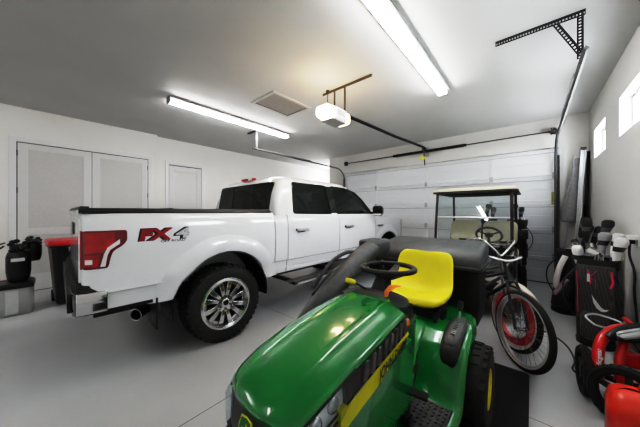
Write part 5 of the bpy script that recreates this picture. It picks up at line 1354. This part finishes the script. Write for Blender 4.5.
# ================================================================ LEFT WALL ITEMS
lgm = mat('box_grey', (.42, .425, .43), .45, 0, 0, .05, 6)
t = thing('storage_box', 'grey plastic storage box with black lid by the closet doors', 'storage box', (-5.36, -.235, 0), R(-2))
bm = B(); loft(bm, [[(x, y, z) for x, y in rrect(-.20 + q, .20 - q, -.18 + q, .18 - q, .05, 5)] for z, q in ((0, .015), (.01, .005), (.36, 0), (.365, .003))]); obj('box_body', bm, lgm, t, smooth=45)
bm = B(); box(bm, .197, .203, -.055, .055, .03, .34); obj('front_panel', bm, mat('panel_light_grey', (.58, .585, .59), .45), t, bevel=.004)
bm = B(); loft(bm, [[(x, y, z) for x, y in rrect(-.21 + q, .21 - q, -.19 + q, .19 - q, .05, 5)] for z, q in ((.362, .0), (.41, .0), (.43, .02))]); obj('lid', bm, black_plastic, t, smooth=40)
t = thing('canister_tool', 'black twin canister tool with white label standing on the grey box', 'tool', (-5.31, -.225, .43), R(4))
def canister(c, sc, sz, nm):
    bm = B(); loft(bm, [[(c[0] + a * sc * math.cos(2 * PI * k / 20), c[1] + a * sc * math.sin(2 * PI * k / 20), c[2] + z * sz) for k in range(20)] for z, a in ((0, .085), (.02, .10), (.10, .115), (.24, .115), (.28, .10), (.31, .07))]); o = obj(nm, bm, black_plastic, t, smooth=50)
    bm = B(); box(bm, c[0] - .09 * sc, c[0] + .09 * sc, c[1] - .08 * sc, c[1] + .08 * sc, c[2] + .30 * sz, c[2] + .36 * sz); obj('motor_head', bm, mblk, o, bevel=.02)
    for k, (x, y, z) in enumerate(((.07, -.07, .39), (.05, .06, .40), (-.04, -.05, .41), (.09, .02, .35), (.0, .09, .36), (.02, -.02, .42), (.10, -.06, .33), (.10, .08, .32))):
        bm = B(); ellipsoid(bm, (c[0] + x * sc, c[1] + y * sc, c[2] + z * sz * .93), (.028 * sc, .034 * sc, .026 * sc), 10, 8); obj('knob', bm, black_gloss, o, smooth=80)
    return o
canister((0, .035, 0), .98, 1.42, 'canister')
canister((-.06, .165, .26), .75, .85, 'side_canister')
bm = B(); tube(bm, [(-.03, .06, .36), (-.09, .15, .36)], .03, 10); obj('bracket', bm, black_plastic, t)
bm = B(); prism(bm, rrect(-.035, .085, .285, .33, .006), 'x', .100, .114); obj('white_label', bm, whitef, t)
bm = B(); tube(bm, smooth_path([(.06, -.09, .50), (.05, -.17, .40), (.03, -.19, .2), (.0, -.14, .02)], 6), .010, 8); tube(bm, smooth_path([(.02, -.08, .54), (-.02, -.2, .46), (-.04, -.24, .25), (-.02, -.16, .02)], 6), .008, 8); obj('hoses', bm, black_plastic, t, smooth=60)
t = thing('trash_bin', 'black wheeled trash bin with red lid beside the truck tail', 'trash bin', (-5.42, .36, 0), R(4))
bm = B(); loft(bm, [[(x, y, z) for x, y in rrect(-w, w, -l, l, .05, 5)] for z, w, l in ((.02, .19, .20), (.06, .20, .21), (.55, .235, .245), (.86, .255, .27), (.865, .275, .29), (.90, .275, .29))]); obj('bin_body', bm, mat('bin_black', (.010, .010, .011), .4, 0, 0, .2), t, smooth=40)
bm = B(); rr = []
for x, zt in ((-.30, .93), (-.28, .965), (-.1, .985), (.12, .985), (.27, .965), (.30, .925)):
    rr.append([(x, y, z) for y, z in rrect(-.305, .305, .895, zt, min(.03, (zt - .895) * .45), 4)])
loft(bm, rr); ld = obj('lid', bm, mat('bin_red', (.50, .012, .02), .35, 0, .3, .08), t, bevel=.008)
bm = B(); cyl(bm, (-.31, -.24, .925), (-.31, .24, .925), .016, 10); obj('hinge_bar', bm, black_plastic, t)
for y in (-.20, .20):
    bm = B(); cyl(bm, (-.21, y - .025, .09), (-.21, y + .025, .09), .09, 20); obj('wheel', bm, rubber, t, smooth=40)
bm = B(); box(bm, .262, .285, -.10, .02, .80, .87); obj('latch', bm, alu, t, bevel=.006)
# ================================================================ LIGHT, CAMERA
w = bpy.data.worlds.new('World'); scn.world = w; w.use_nodes = True
bg = w.node_tree.nodes['Background']
sky = w.node_tree.nodes.new('ShaderNodeTexSky'); sky.sky_type = 'HOSEK_WILKIE'; sky.turbidity = 5; sky.sun_direction = Vector((.3, -.5, .8)).normalized()
mixn = w.node_tree.nodes.new('ShaderNodeMix'); mixn.data_type = 'RGBA'; mixn.inputs['Factor'].default_value = .7
w.node_tree.links.new(sky.outputs[0], mixn.inputs['A']); mixn.inputs['B'].default_value = (1, 1, 1, 1)
w.node_tree.links.new(mixn.outputs['Result'], bg.inputs['Color']); bg.inputs['Strength'].default_value = SKY
def area(name, loc, rot, sx, sy, e, col=(1, 1, 1)):
    l = bpy.data.lights.new(name, 'AREA'); l.shape = 'RECTANGLE'; l.size = sx; l.size_y = sy; l.energy = e; l.color = col
    o = bpy.data.objects.new(name, l); COL.objects.link(o); o.location = loc; o.rotation_euler = rot; return o
vs_ = scn.view_settings; vs_.use_curve_mapping = True
cmap = vs_.curve_mapping; cmap.use_clip = False; cu = cmap.curves[3]
cu.points[-1].location = (CURVE[-1][0] / 2 ** EXPO, CURVE[-1][1])
for x, y in CURVE[:-1]: cu.points.new(x / 2 ** EXPO, y)
cmap.update()
l = bpy.data.lights.new('alcove_bulb', 'POINT'); l.energy = 25; l.shadow_soft_size = .06; o = bpy.data.objects.new('alcove_bulb', l); COL.objects.link(o); o.location = (-5.9, 7.7, 2.7)  # added point light without a known fixture, brightens the alcove wall
cam = bpy.data.cameras.new('camera'); co = bpy.data.objects.new('camera', cam); COL.objects.link(co)
co.location = (0, 0, 1.38); co.rotation_euler = (R(90), 0, R(41)); cam.sensor_width = 36; cam.lens = 243.6 / 640 * 36
cam.shift_y = -1.5 / 640; cam.clip_start = .02
scn.camera = co
scn.view_settings.view_transform = 'Standard'; scn.view_settings.look = 'None'
scn.view_settings.exposure = 0.0; scn.view_settings.gamma = GAMMA
